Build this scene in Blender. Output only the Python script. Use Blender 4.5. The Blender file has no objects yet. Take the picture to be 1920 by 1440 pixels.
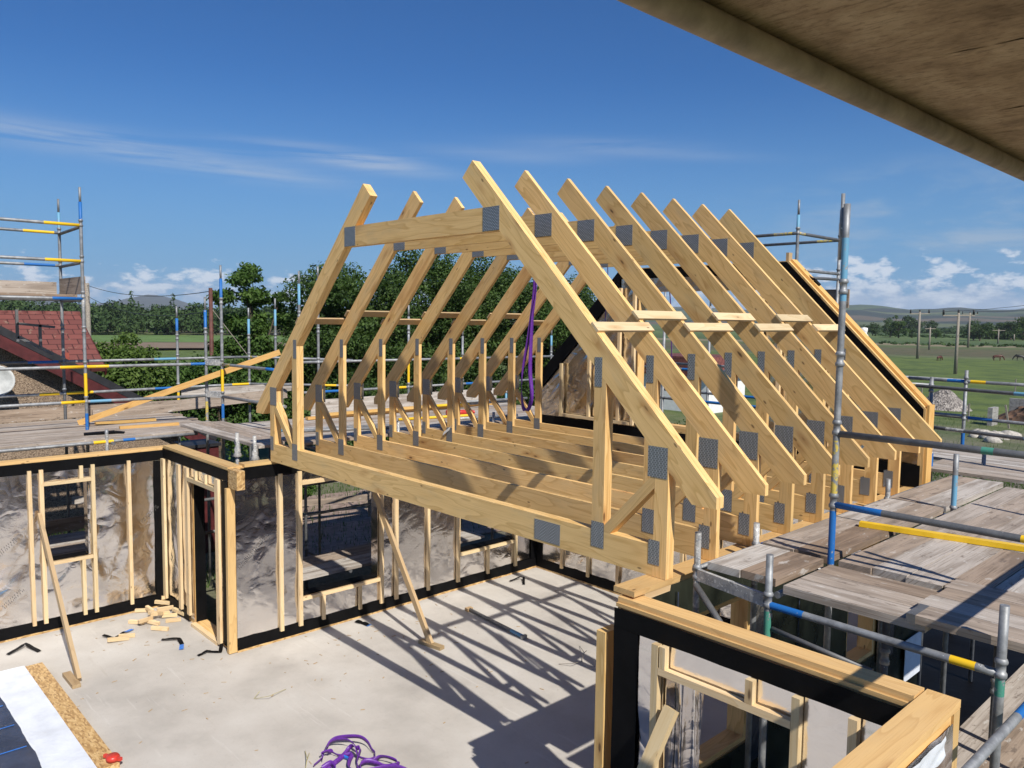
import bpy, math, random
import numpy as np
from mathutils import Vector, Matrix, noise as mnoise

random.seed(7)
R_ = math.radians
scene = bpy.context.scene
COL = scene.collection

# ---------------------------------------------------------------- camera, sky, sun, exposure
CAM = Vector((9.642, -4.702, 1.8913))
CR = Vector((0.68215, 0.73110, 0.01251)); CU = Vector((-0.06815, 0.04653, 0.99659)); CF = Vector((-0.72803, 0.68068, -0.08156))
FOC = 1483.79
cd = bpy.data.cameras.new('camera'); cam = bpy.data.objects.new('camera', cd); COL.objects.link(cam)
cd.sensor_width = 36.0; cd.lens = FOC / 1920 * 36.0; cd.clip_start = 0.05; cd.clip_end = 12000
M = Matrix(((CR.x, CU.x, -CF.x, CAM.x), (CR.y, CU.y, -CF.y, CAM.y), (CR.z, CU.z, -CF.z, CAM.z), (0, 0, 0, 1)))
cam.matrix_world = M
scene.camera = cam
scene.view_settings.view_transform = 'Standard'
scene.view_settings.look = 'None'
scene.view_settings.exposure = 0.18
scene.view_settings.gamma = 1.0
scene.cycles.max_bounces = 8

SUN = Vector((3.05, -0.87, 3.05)).normalized()
sd = bpy.data.lights.new('sun', 'SUN'); sun = bpy.data.objects.new('sun', sd); COL.objects.link(sun)
sd.energy = 5.0; sd.angle = R_(0.5); sd.color = (1.0, 0.945, 0.86)
sun.rotation_euler = SUN.to_track_quat('Z', 'Y').to_euler()
sun.location = (20, -6, 20)

def hit(px, py, ax, v):
    d = CF + CR * ((px - 960) / FOC) - CU * ((py - 720) / FOC)
    return CAM + d * ((v - CAM[ax]) / d[ax])

# node helpers
def nd(nt, typ, ins=None, **props):
    n = nt.nodes.new(typ)
    for k, v in props.items(): setattr(n, k, v)
    for k, v in (ins or {}).items():
        s = n.inputs[k]
        if hasattr(v, 'is_linked') or isinstance(v, bpy.types.NodeSocket): nt.links.new(v, s)
        else: s.default_value = v
    return n
def mth(nt, op, a, b=None, c=None, clamp=False):
    n = nt.nodes.new('ShaderNodeMath'); n.operation = op; n.use_clamp = clamp
    for i, v in enumerate((a, b, c)):
        if v is None: continue
        if isinstance(v, bpy.types.NodeSocket): nt.links.new(v, n.inputs[i])
        else: n.inputs[i].default_value = v
    return n.outputs[0]
def ramp(nt, fac, stops, interp='LINEAR'):
    n = nt.nodes.new('ShaderNodeValToRGB'); n.color_ramp.interpolation = interp
    e = n.color_ramp.elements
    while len(e) < len(stops): e.new(0.5)
    for el, (p, c) in zip(e, stops):
        el.position = p; el.color = c if len(c) == 4 else (*c, 1)
    nt.links.new(fac, n.inputs[0]); return n.outputs[0]
def mixc(nt, f, a, b, mode='MIX'):
    n = nt.nodes.new('ShaderNodeMix'); n.data_type = 'RGBA'; n.blend_type = mode
    for s, v in ((n.inputs[0], f), (n.inputs[6], a), (n.inputs[7], b)):
        if isinstance(v, bpy.types.NodeSocket): nt.links.new(v, s)
        else: s.default_value = v if isinstance(v, (int, float)) else (*v, 1)[:4]
    return n.outputs[2]
def smooth(nt, x, a, b):
    n = nt.nodes.new('ShaderNodeMapRange'); n.interpolation_type = 'SMOOTHSTEP'
    nt.links.new(x, n.inputs[0]); n.inputs[1].default_value = a; n.inputs[2].default_value = b
    n.inputs[3].default_value = 0; n.inputs[4].default_value = 1
    return n.outputs[0]
def band(nt, x, a0, a1, b0, b1):
    return mth(nt, 'MULTIPLY', smooth(nt, x, a0, a1), mth(nt, 'SUBTRACT', 1.0, smooth(nt, x, b0, b1)))

# world: daylight sky with thin streaks and low cumulus
w = bpy.data.worlds.new('World'); scene.world = w; w.use_nodes = True
nt = w.node_tree; nt.nodes.clear()
sky = nd(nt, 'ShaderNodeTexSky', sky_type='NISHITA', sun_disc=False)
sky.sun_elevation = R_(43.9); sky.sun_rotation = R_(105.9); sky.altitude = 50; sky.air_density = 1.0; sky.dust_density = 0.15; sky.ozone_density = 3.0
tc = nd(nt, 'ShaderNodeTexCoord')
sx = nd(nt, 'ShaderNodeSeparateXYZ', {0: tc.outputs['Generated']})
dx, dy, dz = sx.outputs
az = mth(nt, 'ARCTAN2', dx, dy)                     # around the compass
ev = mth(nt, 'ARCSINE', dz)
def cl_noise(sa, se, scale, detail, rough, off, dist=0.0):
    cv = nd(nt, 'ShaderNodeCombineXYZ', {0: mth(nt, 'MULTIPLY', az, sa), 1: mth(nt, 'MULTIPLY', ev, se), 2: off})
    return nd(nt, 'ShaderNodeTexNoise', {'Vector': cv.outputs[0], 'Scale': scale, 'Detail': detail, 'Roughness': rough, 'Distortion': dist}).outputs[0]
cum = cl_noise(11.0, 24.0, 2.3, 10, 0.60, 3.1, 0.15)
cumw = cl_noise(2.3, 3.0, 1.6, 2, 0.5, 9.7)
cm = mth(nt, 'MULTIPLY', smooth(nt, mth(nt, 'ADD', cum, mth(nt, 'ADD', mth(nt, 'MULTIPLY', mth(nt, 'SUBTRACT', cumw, 0.5), 0.35), mth(nt, 'ADD', mth(nt, 'MULTIPLY', band(nt, az, -0.62, -0.46, 0.1, 0.4), 0.155), mth(nt, 'ADD', mth(nt, 'MULTIPLY', mth(nt, 'SUBTRACT', ev, 0.036), -4.2), mth(nt, 'MULTIPLY', band(nt, az, -1.7, -1.5, -1.22, -1.05), 0.075))))), 0.50, 0.63), band(nt, ev, 0.008, 0.020, 0.075, 0.095))
# cloud undersides are greyer than tops: a second, slightly higher sample of the same cloud
st = cl_noise(2.6, 42.0, 1.25, 6, 0.6, 14.2, 0.6)
stw = cl_noise(3.0, 7.0, 1.1, 3, 0.5, 21.3)
def streak(ac, aw, ec, ew, sl, k):
    da = mth(nt, 'SUBTRACT', az, ac); de = mth(nt, 'SUBTRACT', mth(nt, 'SUBTRACT', ev, ec), mth(nt, 'MULTIPLY', da, sl))
    q = mth(nt, 'ADD', mth(nt, 'POWER', mth(nt, 'ABSOLUTE', mth(nt, 'DIVIDE', da, aw)), 2.0), mth(nt, 'POWER', mth(nt, 'ABSOLUTE', mth(nt, 'DIVIDE', de, ew)), 2.0))
    return mth(nt, 'MULTIPLY', mth(nt, 'EXPONENT', mth(nt, 'MULTIPLY', q, -1.0)), k)
sm = streak(-1.30, 0.17, 0.185, 0.014, -0.05, 0.8)
for a_ in ((-1.12, 0.10, 0.165, 0.011, -0.06, 0.55), (-1.00, 0.085, 0.186, 0.010, -0.10, 1.0), (-1.06, 0.09, 0.194, 0.008, -0.05, 0.6), (-0.83, 0.10, 0.20, 0.008, -0.04, 0.38), (-0.72, 0.11, 0.212, 0.009, -0.03, 0.32), (-0.62, 0.10, 0.198, 0.006, -0.06, 0.25)):
    sm = mth(nt, 'ADD', sm, streak(*a_))
sm = mth(nt, 'MULTIPLY', sm, smooth(nt, st, 0.30, 0.62), clamp=True)
st2 = cl_noise(5.0, 20.0, 1.2, 7, 0.62, 33.0, 0.5)
rightw = band(nt, az, -0.62, -0.32, 0.6, 0.9)
sm2 = mth(nt, 'MULTIPLY', mth(nt, 'MULTIPLY', smooth(nt, st2, 0.42, 0.72), rightw), band(nt, ev, 0.05, 0.09, 0.13, 0.20))
ccol = mixc(nt, smooth(nt, mth(nt, 'ADD', cum, mth(nt, 'MULTIPLY', mth(nt, 'SUBTRACT', ev, 0.03), 5.0)), 0.44, 0.66), (6.3, 7.8, 10.4), (12.3, 12.9, 14.0))
skyc = mixc(nt, 1.0, sky.outputs[0], (0.375, 0.83, 1.37), 'MULTIPLY')
skyc = mixc(nt, mth(nt, 'MULTIPLY', mth(nt, 'SUBTRACT', 1.0, smooth(nt, ev, -0.02, 0.30)), 0.95), skyc, (2.7, 5.6, 9.4))
c1 = mixc(nt, mth(nt, 'MULTIPLY', sm, 0.62), skyc, (7.6, 8.6, 10.2))
c2 = mixc(nt, mth(nt, 'MULTIPLY', sm2, 0.62), c1, (6.0, 7.4, 9.2))
c3 = mixc(nt, mth(nt, 'MULTIPLY', cm, 0.72), c2, ccol)
bg = nd(nt, 'ShaderNodeBackground', {0: c3, 1: 0.058})
nt.links.new(bg.outputs[0], nd(nt, 'ShaderNodeOutputWorld').inputs[0])

# ---------------------------------------------------------------- materials
def newmat(name):
    m = bpy.data.materials.new(name); m.use_nodes = True
    nt = m.node_tree; nt.nodes.clear()
    b = nd(nt, 'ShaderNodeBsdfPrincipled'); o = nd(nt, 'ShaderNodeOutputMaterial')
    nt.links.new(b.outputs[0], o.inputs[0]); return m, nt, b
def setb(nt, b, col=None, rough=None, metal=None, bump=None, bstr=0.2, bdist=0.01):
    for k, v in (('Base Color', col), ('Roughness', rough), ('Metallic', metal)):
        if v is None: continue
        if isinstance(v, bpy.types.NodeSocket): nt.links.new(v, b.inputs[k])
        else: b.inputs[k].default_value = (*v, 1) if isinstance(v, tuple) else v
    if bump is not None:
        bn = nd(nt, 'ShaderNodeBump', {'Strength': bstr, 'Distance': bdist, 'Height': bump})
        nt.links.new(bn.outputs[0], b.inputs['Normal'])
def uvgrain(nt, su, sv):
    """grain coordinates: u metres along the member, v metres across; each object shifted"""
    uv = nd(nt, 'ShaderNodeUVMap').outputs[0]
    oi = nd(nt, 'ShaderNodeObjectInfo')
    s = nd(nt, 'ShaderNodeSeparateXYZ', {0: uv})
    r = mth(nt, 'MULTIPLY', oi.outputs['Random'], 37.0)
    def vec(a, b, z=0.0):
        return nd(nt, 'ShaderNodeCombineXYZ', {0: mth(nt, 'MULTIPLY', mth(nt, 'ADD', s.outputs[0], r), a), 1: mth(nt, 'MULTIPLY', mth(nt, 'ADD', s.outputs[1], r), b), 2: z}).outputs[0]
    return vec, oi.outputs['Random'], s

def wood(name, light, mid, dark, knot=True, grey=0.25, rough=0.62):
    m, nt, b = newmat(name)
    vec, rnd, s = uvgrain(nt, 1, 1)
    warp = nd(nt, 'ShaderNodeTexNoise', {'Vector': vec(0.7, 5.0), 'Scale': 1.0, 'Detail': 2.0}).outputs[0]
    ring = mth(nt, 'FRACT', mth(nt, 'MULTIPLY', warp, 9.0))
    ringl = ramp(nt, ring, [(0.0, (0, 0, 0)), (0.72, (0.35,) * 3), (0.93, (1, 1, 1)), (1.0, (0, 0, 0))])
    fine = nd(nt, 'ShaderNodeTexNoise', {'Vector': vec(2.2, 130.0), 'Scale': 1.0, 'Detail': 3.0, 'Roughness': 0.6}).outputs[0]
    blot = nd(nt, 'ShaderNodeTexNoise', {'Vector': vec(1.6, 4.5, 5.0), 'Scale': 1.0, 'Detail': 4.0, 'Roughness': 0.6}).outputs[0]
    c = mixc(nt, mth(nt, 'MULTIPLY', ringl, 0.75), light, mid)
    c = mixc(nt, mth(nt, 'MULTIPLY', smooth(nt, fine, 0.48, 0.72), 0.65), c, mid)
    c = mixc(nt, mth(nt, 'MULTIPLY', smooth(nt, blot, 0.48, 0.72), grey), c, (0.36, 0.30, 0.20))
    if knot:
        v = nd(nt, 'ShaderNodeTexVoronoi', {'Vector': vec(2.0, 6.5, 1.0), 'Scale': 1.0, 'Randomness': 1.0})
        kn = mth(nt, 'SUBTRACT', 1.0, smooth(nt, v.outputs['Distance'], 0.045, 0.10))
        halo = mth(nt, 'SUBTRACT', 1.0, smooth(nt, v.outputs['Distance'], 0.07, 0.30))
        sel = mth(nt, 'GREATER_THAN', nd(nt, 'ShaderNodeSeparateColor', {0: v.outputs['Color']}).outputs[0], 0.35)
        c = mixc(nt, mth(nt, 'MULTIPLY', mth(nt, 'MULTIPLY', halo, sel), 0.50), c, dark)
        c = mixc(nt, mth(nt, 'MULTIPLY', mth(nt, 'MULTIPLY', kn, sel), 0.85), c, (0.10, 0.05, 0.02))
        v2 = nd(nt, 'ShaderNodeTexVoronoi', {'Vector': vec(4.5, 11.0, 4.0), 'Scale': 1.0, 'Randomness': 1.0})
        k2 = mth(nt, 'MULTIPLY', mth(nt, 'SUBTRACT', 1.0, smooth(nt, v2.outputs['Distance'], 0.06, 0.13)), mth(nt, 'GREATER_THAN', nd(nt, 'ShaderNodeSeparateColor', {0: v2.outputs['Color']}).outputs[1], 0.62))
        c = mixc(nt, mth(nt, 'MULTIPLY', k2, 0.75), c, (0.14, 0.065, 0.022))
        stain = nd(nt, 'ShaderNodeTexNoise', {'Vector': vec(0.5, 2.2, 9.0), 'Scale': 1.0, 'Detail': 5.0}).outputs[0]
        c = mixc(nt, mth(nt, 'MULTIPLY', smooth(nt, stain, 0.57, 0.70), 0.5), c, dark)
    r2 = mth(nt, 'FRACT', mth(nt, 'MULTIPLY', rnd, 7.31))
    c = mixc(nt, smooth(nt, r2, 0.35, 1.0), c, mixc(nt, 1.0, c, (0.86, 0.90, 0.90), 'MULTIPLY'))
    val = mth(nt, 'ADD', 0.86, mth(nt, 'MULTIPLY', rnd, 0.28))
    c = mixc(nt, 1.0, c, nd(nt, 'ShaderNodeCombineXYZ', {0: val, 1: val, 2: val}).outputs[0], 'MULTIPLY')
    setb(nt, b, c, rough, 0.0, fine, 0.25, 0.004)
    return m
WOOD = wood('spruce_timber', (0.825, 0.535, 0.222), (0.585, 0.335, 0.102), (0.40, 0.165, 0.04))
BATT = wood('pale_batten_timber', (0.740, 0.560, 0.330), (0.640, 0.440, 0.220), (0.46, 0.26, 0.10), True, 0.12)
PLATEW = wood('wall_plate_timber', (0.670, 0.435, 0.185), (0.540, 0.320, 0.120), (0.40, 0.20, 0.07), True, 0.12)
GOLD = wood('golden_timber', (0.72, 0.43, 0.14), (0.58, 0.31, 0.085), (0.42, 0.22, 0.06), True, 0.1)
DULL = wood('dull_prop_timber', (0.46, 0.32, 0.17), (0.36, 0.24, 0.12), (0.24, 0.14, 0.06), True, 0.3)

def weathered(name, a, bcol, dark):
    m, nt, b = newmat(name)
    vec, rnd, s = uvgrain(nt, 1, 1)
    fine = nd(nt, 'ShaderNodeTexNoise', {'Vector': vec(1.5, 85.0), 'Scale': 1.0, 'Detail': 4.0, 'Roughness': 0.65}).outputs[0]
    wide = nd(nt, 'ShaderNodeTexNoise', {'Vector': vec(1.1, 9.0, 3.0), 'Scale': 1.0, 'Detail': 4.0}).outputs[0]
    dirt = nd(nt, 'ShaderNodeTexNoise', {'Vector': vec(5.0, 12.0, 7.0), 'Scale': 1.0, 'Detail': 6.0, 'Roughness': 0.7}).outputs[0]
    c = mixc(nt, rnd, a, bcol)
    c = mixc(nt, mth(nt, 'MULTIPLY', smooth(nt, wide, 0.42, 0.64), 0.65), c, dark)
    c = mixc(nt, mth(nt, 'MULTIPLY', smooth(nt, fine, 0.50, 0.66), 0.75), c, dark)
    c = mixc(nt, mth(nt, 'MULTIPLY', smooth(nt, dirt, 0.57, 0.66), 0.7), c, (0.12, 0.09, 0.07))
    c = mixc(nt, mth(nt, 'MULTIPLY', smooth(nt, dirt, 0.42, 0.33), 0.55), c, (0.62, 0.60, 0.56))
    setb(nt, b, c, 0.8, 0.0, fine, 0.35, 0.006)
    return m
BOARD = weathered('weathered_board', (0.53, 0.50, 0.46), (0.36, 0.275, 0.205), (0.19, 0.15, 0.115))
BROWNB = weathered('brown_board', (0.27, 0.19, 0.13), (0.38, 0.30, 0.23), (0.13, 0.09, 0.06))
SOFF_OLD = weathered('muddy_board', (0.44, 0.265, 0.165), (0.38, 0.23, 0.14), (0.17, 0.095, 0.05))

def sawn():
    m, nt, b = newmat('rough_sawn_underside')
    p = nd(nt, 'ShaderNodeNewGeometry').outputs['Position']
    n1 = nd(nt, 'ShaderNodeTexNoise', {'Vector': p, 'Scale': 7.0, 'Detail': 8.0, 'Roughness': 0.7}).outputs[0]
    n2 = nd(nt, 'ShaderNodeTexNoise', {'Vector': nd(nt, 'ShaderNodeMapping', {'Vector': p, 'Scale': (0.5, 1.6, 1.0)}).outputs[0], 'Scale': 60.0, 'Detail': 6.0, 'Roughness': 0.75}).outputs[0]
    c = ramp(nt, n1, [(0.32, (0.25, 0.155, 0.095)), (0.5, (0.46, 0.30, 0.19)), (0.68, (0.62, 0.43, 0.29))])
    c = mixc(nt, mth(nt, 'MULTIPLY', smooth(nt, n2, 0.48, 0.66), 0.6), c, (0.16, 0.09, 0.05))
    setb(nt, b, c, 0.9, 0, n2, 0.6, 0.01); return m
SOFF = sawn()
def osb():
    m, nt, b = newmat('strand_board')
    vec, rnd, s = uvgrain(nt, 1, 1)
    v = nd(nt, 'ShaderNodeTexVoronoi', {'Vector': vec(22.0, 60.0), 'Scale': 1.0})
    n = nd(nt, 'ShaderNodeTexNoise', {'Vector': vec(9.0, 9.0), 'Scale': 1.0, 'Detail': 4.0}).outputs[0]
    f = nd(nt, 'ShaderNodeSeparateColor', {0: v.outputs['Color']}).outputs[0]
    c = ramp(nt, mth(nt, 'ADD', mth(nt, 'MULTIPLY', f, 0.7), mth(nt, 'MULTIPLY', n, 0.3)), [(0.1, (0.26, 0.14, 0.05)), (0.5, (0.50, 0.31, 0.12)), (0.9, (0.66, 0.46, 0.22))])
    setb(nt, b, c, 0.6, 0, f, 0.2, 0.002); return m
OSB = osb()

def tubemat(name, paint=None, wear=0.55, white=0.0, dark=0.0):
    m, nt, b = newmat(name)
    p = nd(nt, 'ShaderNodeNewGeometry').outputs['Position']
    n1 = nd(nt, 'ShaderNodeTexNoise', {'Vector': p, 'Scale': 9.0, 'Detail': 6.0, 'Roughness': 0.7}).outputs[0]
    n2 = nd(nt, 'ShaderNodeTexNoise', {'Vector': p, 'Scale': 38.0, 'Detail': 3.0}).outputs[0]
    g = ramp(nt, n1, [(0.3, (0.15, 0.155, 0.16)), (0.55, (0.28, 0.29, 0.30)), (0.75, (0.42, 0.43, 0.43))])
    metal = mth(nt, 'MULTIPLY', 0.35, 1.0)
    if dark: g = mixc(nt, dark, g, (0.07, 0.07, 0.075))
    if paint:
        f = smooth(nt, mth(nt, 'ADD', mth(nt, 'MULTIPLY', n1, 0.6), mth(nt, 'MULTIPLY', n2, 0.4)), wear, wear + 0.06)
        g = mixc(nt, f, paint, g)
        metal = mth(nt, 'MULTIPLY', f, 0.35)
    g = mixc(nt, smooth(nt, n2, 0.70 - white, 0.76 - white), g, (0.62, 0.62, 0.60))
    setb(nt, b, g, 0.55, metal, n1, 0.12, 0.003); return m
GALV = tubemat('galvanised_steel')
GDARK = tubemat('dull_steel', dark=0.6)
BLUE = tubemat('blue_paint', (0.010, 0.125, 0.40), 0.60)
PALEB = tubemat('worn_pale_blue_paint', (0.13, 0.32, 0.47), 0.56)
YELL = tubemat('yellow_paint', (0.80, 0.50, 0.012), 0.62)
YWORN = tubemat('worn_yellow_paint', (0.55, 0.42, 0.08), 0.47)
GREEN = tubemat('green_paint', (0.06, 0.25, 0.18), 0.53)
WHITE = tubemat('white_splashed_steel', (0.40, 0.39, 0.37), 0.48, 0.14)
TM = {'s': GALV, 'd': GDARK, 'b': BLUE, 'p': PALEB, 'y': YELL, 'w': WHITE, 'v': YWORN, 'g': GREEN}

def foil(name, col, r0, r1, bs=0.20, sc=2.8):
    m, nt, b = newmat(name)
    p = nd(nt, 'ShaderNodeNewGeometry').outputs['Position']
    mp = nd(nt, 'ShaderNodeMapping', {'Vector': p, 'Rotation': (0.5, 0.6, 0.3), 'Scale': (1.0, 1.0, 1.3)}).outputs[0]
    n1 = nd(nt, 'ShaderNodeTexNoise', {'Vector': mp, 'Scale': sc, 'Detail': 1.5, 'Roughness': 0.4, 'Distortion': 0.6}).outputs[0]
    n2 = nd(nt, 'ShaderNodeTexNoise', {'Vector': p, 'Scale': 3.0, 'Detail': 3.0}).outputs[0]
    rr = nd(nt, 'ShaderNodeMapRange', {0: n2, 1: 0.3, 2: 0.7, 3: r0, 4: r1}).outputs[0]
    n3 = nd(nt, 'ShaderNodeTexNoise', {'Vector': mp, 'Scale': sc * 2.6, 'Detail': 1.0, 'Distortion': 1.2}).outputs[0]
    r1_ = mth(nt, 'ABSOLUTE', mth(nt, 'SUBTRACT', n1, 0.5)); r3_ = mth(nt, 'ABSOLUTE', mth(nt, 'SUBTRACT', n3, 0.5))
    hgt = mth(nt, 'ADD', mth(nt, 'MULTIPLY', r1_, 1.6), mth(nt, 'MULTIPLY', r3_, 0.25))
    setb(nt, b, col, rr, 1.0, hgt, bs, 0.05); return m
FOIL = foil('reflective_foil', (0.83, 0.80, 0.785), 0.12, 0.22)
FOILG = foil('gable_foil', (0.66, 0.60, 0.52), 0.16, 0.28, 0.25, 3.0)
DMEM = foil('dark_green_membrane', (0.16, 0.19, 0.15), 0.22, 0.38, 0.15, 2.0)

def plain(name, col, rough=0.5, metal=0.0, var=0.12, sc=6.0, bs=0.15, bd=0.01):
    m, nt, b = newmat(name)
    p = nd(nt, 'ShaderNodeNewGeometry').outputs['Position']
    n = nd(nt, 'ShaderNodeTexNoise', {'Vector': p, 'Scale': sc, 'Detail': 5.0, 'Roughness': 0.6}).outputs[0]
    d = tuple(c * (1 - 2 * var) for c in col); l = tuple(min(1, c * (1 + 2 * var)) for c in col)
    setb(nt, b, ramp(nt, n, [(0.3, d), (0.7, l)]), rough, metal, n, bs, bd); return m
BLACK = plain('black_tape', (0.0035, 0.0035, 0.004), 0.6, 0, 0.2, 5.0, 0.3, 0.02)
BLACK.node_tree.nodes['Principled BSDF'].inputs['Specular IOR Level'].default_value = 0.12
BLUEP = plain('blue_film', (0.02, 0.16, 0.55), 0.35)
WMEM = plain('white_membrane', (0.66, 0.70, 0.76), 0.55, 0, 0.06, 4.0, 0.4, 0.03)
NAVY = plain('navy_film', (0.035, 0.045, 0.075), 0.25, 0, 0.2, 3.0, 0.6, 0.03)
PURP = plain('purple_webbing', (0.115, 0.025, 0.26), 0.45, 0, 0.15, 60.0, 0.3, 0.002)
REDP = plain('red_plastic', (0.55, 0.045, 0.03), 0.35)
BARGE = plain('black_barge', (0.022, 0.022, 0.025), 0.5, 0, 0.2)
MAROON = plain('maroon_paint', (0.085, 0.018, 0.018), 0.45, 0, 0.2)
DISH = plain('dish_grey', (0.42, 0.43, 0.42), 0.5)
POLEW = plain('pole_timber', (0.25, 0.22, 0.18), 0.8, 0, 0.2, 20.0)
REDPOLE = plain('red_brown_pole', (0.10, 0.035, 0.025), 0.7, 0, 0.2)
WIRE = plain('wire', (0.03, 0.03, 0.03), 0.6)
STONE = plain('field_stone', (0.42, 0.39, 0.34), 0.85, 0, 0.2, 12.0, 0.4, 0.03)
BLOCK = plain('concrete_block', (0.30, 0.29, 0.27), 0.9, 0, 0.15, 12.0, 0.3)
BARK = plain('bark', (0.10, 0.075, 0.05), 0.9, 0, 0.3, 20.0, 0.6, 0.03)
WHITEP = plain('white_render', (0.75, 0.75, 0.73), 0.8, 0, 0.04)
HORSE = plain('chestnut_coat', (0.075, 0.022, 0.012), 0.5, 0, 0.15)
HORSEB = plain('black_coat', (0.02, 0.018, 0.017), 0.5, 0, 0.15)
STRAW = plain('straw', (0.40, 0.36, 0.16), 0.8)

def nailplate():
    m, nt, b = newmat('pressed_nail_plate')
    vec, rnd, s = uvgrain(nt, 1, 1)
    br = nd(nt, 'ShaderNodeTexBrick', {'Vector': nd(nt, 'ShaderNodeCombineXYZ', {0: s.outputs[0], 1: s.outputs[1]}).outputs[0], 'Color1': (1, 1, 1, 1), 'Color2': (0.8, 0.8, 0.8, 1), 'Mortar': (0, 0, 0, 1), 'Scale': 1.0, 'Mortar Size': 0.0042, 'Mortar Smooth': 0.3, 'Brick Width': 0.030, 'Row Height': 0.0125})
    c = mixc(nt, br.outputs[0], (0.15, 0.16, 0.17), (0.52, 0.54, 0.56))
    setb(nt, b, c, 0.45, 0.55, br.outputs[0], 0.5, 0.002); return m
NPLATE = nailplate()

def concrete():
    m, nt, b = newmat('screed_concrete')
    p = nd(nt, 'ShaderNodeNewGeometry').outputs['Position']
    n1 = nd(nt, 'ShaderNodeTexNoise', {'Vector': p, 'Scale': 0.8, 'Detail': 6.0, 'Roughness': 0.62}).outputs[0]
    n2 = nd(nt, 'ShaderNodeTexNoise', {'Vector': p, 'Scale': 26.0, 'Detail': 5.0, 'Roughness': 0.7}).outputs[0]
    mp = nd(nt, 'ShaderNodeMapping', {'Vector': p, 'Rotation': (0, 0, 0.9), 'Scale': (0.5, 7.0, 1.0)}).outputs[0]
    n3 = nd(nt, 'ShaderNodeTexNoise', {'Vector': mp, 'Scale': 1.3, 'Detail': 6.0, 'Roughness': 0.7}).outputs[0]
    v = nd(nt, 'ShaderNodeTexVoronoi', {'Vector': p, 'Scale': 2.6}).outputs['Distance']
    c = ramp(nt, n1, [(0.28, (0.36, 0.335, 0.30)), (0.5, (0.48, 0.45, 0.405)), (0.72, (0.555, 0.53, 0.485))])
    c = mixc(nt, mth(nt, 'MULTIPLY', smooth(nt, n2, 0.55, 0.72), 0.28), c, (0.33, 0.30, 0.26))
    c = mixc(nt, mth(nt, 'MULTIPLY', smooth(nt, n3, 0.60, 0.70), 0.30), c, (0.66, 0.64, 0.60))
    c = mixc(nt, mth(nt, 'MULTIPLY', smooth(nt, n3, 0.38, 0.30), 0.25), c, (0.36, 0.31, 0.25))
    c = mixc(nt, mth(nt, 'MULTIPLY', mth(nt, 'SUBTRACT', 1.0, smooth(nt, v, 0.012, 0.028)), 0.7), c, (0.12, 0.10, 0.08))
    setb(nt, b, c, 0.85, 0, n2, 0.15, 0.005); return m
CONC = concrete()

def speck(name, cols, sc, bs=0.6, bd=0.02, rough=0.9):
    m, nt, b = newmat(name)
    p = nd(nt, 'ShaderNodeNewGeometry').outputs['Position']
    v = nd(nt, 'ShaderNodeTexVoronoi', {'Vector': p, 'Scale': sc})
    f = nd(nt, 'ShaderNodeSeparateColor', {0: v.outputs['Color']}).outputs[0]
    n = nd(nt, 'ShaderNodeTexNoise', {'Vector': p, 'Scale': 1.2, 'Detail': 4.0}).outputs[0]
    c = ramp(nt, f, [(i / (len(cols) - 1), c) for i, c in enumerate(cols)])
    c = mixc(nt, mth(nt, 'MULTIPLY', smooth(nt, n, 0.4, 0.7), 0.3), c, cols[0])
    setb(nt, b, c, rough, 0, v.outputs['Distance'], bs, bd); return m
DASH = speck('pebble_dash', [(0.10, 0.07, 0.05), (0.24, 0.17, 0.115), (0.42, 0.32, 0.23), (0.20, 0.15, 0.10)], 55.0)
GRAVEL = speck('gravel', [(0.12, 0.105, 0.095), (0.28, 0.25, 0.225), (0.44, 0.40, 0.355)], 12.0, 1.0, 0.06)
SOIL = speck('dug_soil', [(0.055, 0.03, 0.016), (0.12, 0.065, 0.035), (0.18, 0.10, 0.06)], 3.0, 1.0, 0.15)
LANE = speck('brown_paving', [(0.20, 0.145, 0.12), (0.27, 0.20, 0.165), (0.33, 0.25, 0.21)], 9.0, 0.3, 0.02)

def tiles():
    m, nt, b = newmat('red_roof_tiles')
    vec, rnd, s = uvgrain(nt, 1, 1)
    br = nd(nt, 'ShaderNodeTexBrick', {'Vector': nd(nt, 'ShaderNodeCombineXYZ', {0: s.outputs[0], 1: s.outputs[1]}).outputs[0], 'Color1': (0.185, 0.056, 0.044, 1), 'Color2': (0.135, 0.042, 0.034, 1), 'Mortar': (0.05, 0.012, 0.01, 1), 'Scale': 1.0, 'Mortar Size': 0.012, 'Brick Width': 0.30, 'Row Height': 0.21, 'Bias': -0.2})
    p = nd(nt, 'ShaderNodeNewGeometry').outputs['Position']
    n = nd(nt, 'ShaderNodeTexNoise', {'Vector': p, 'Scale': 5.0, 'Detail': 6.0, 'Roughness': 0.7}).outputs[0]
    c = mixc(nt, mth(nt, 'MULTIPLY', smooth(nt, n, 0.58, 0.70), 0.6), br.outputs[0], (0.35, 0.30, 0.20))
    setb(nt, b, c, 0.75, 0, br.outputs[1], -0.6, 0.03); return m
TILES = tiles()

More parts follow.
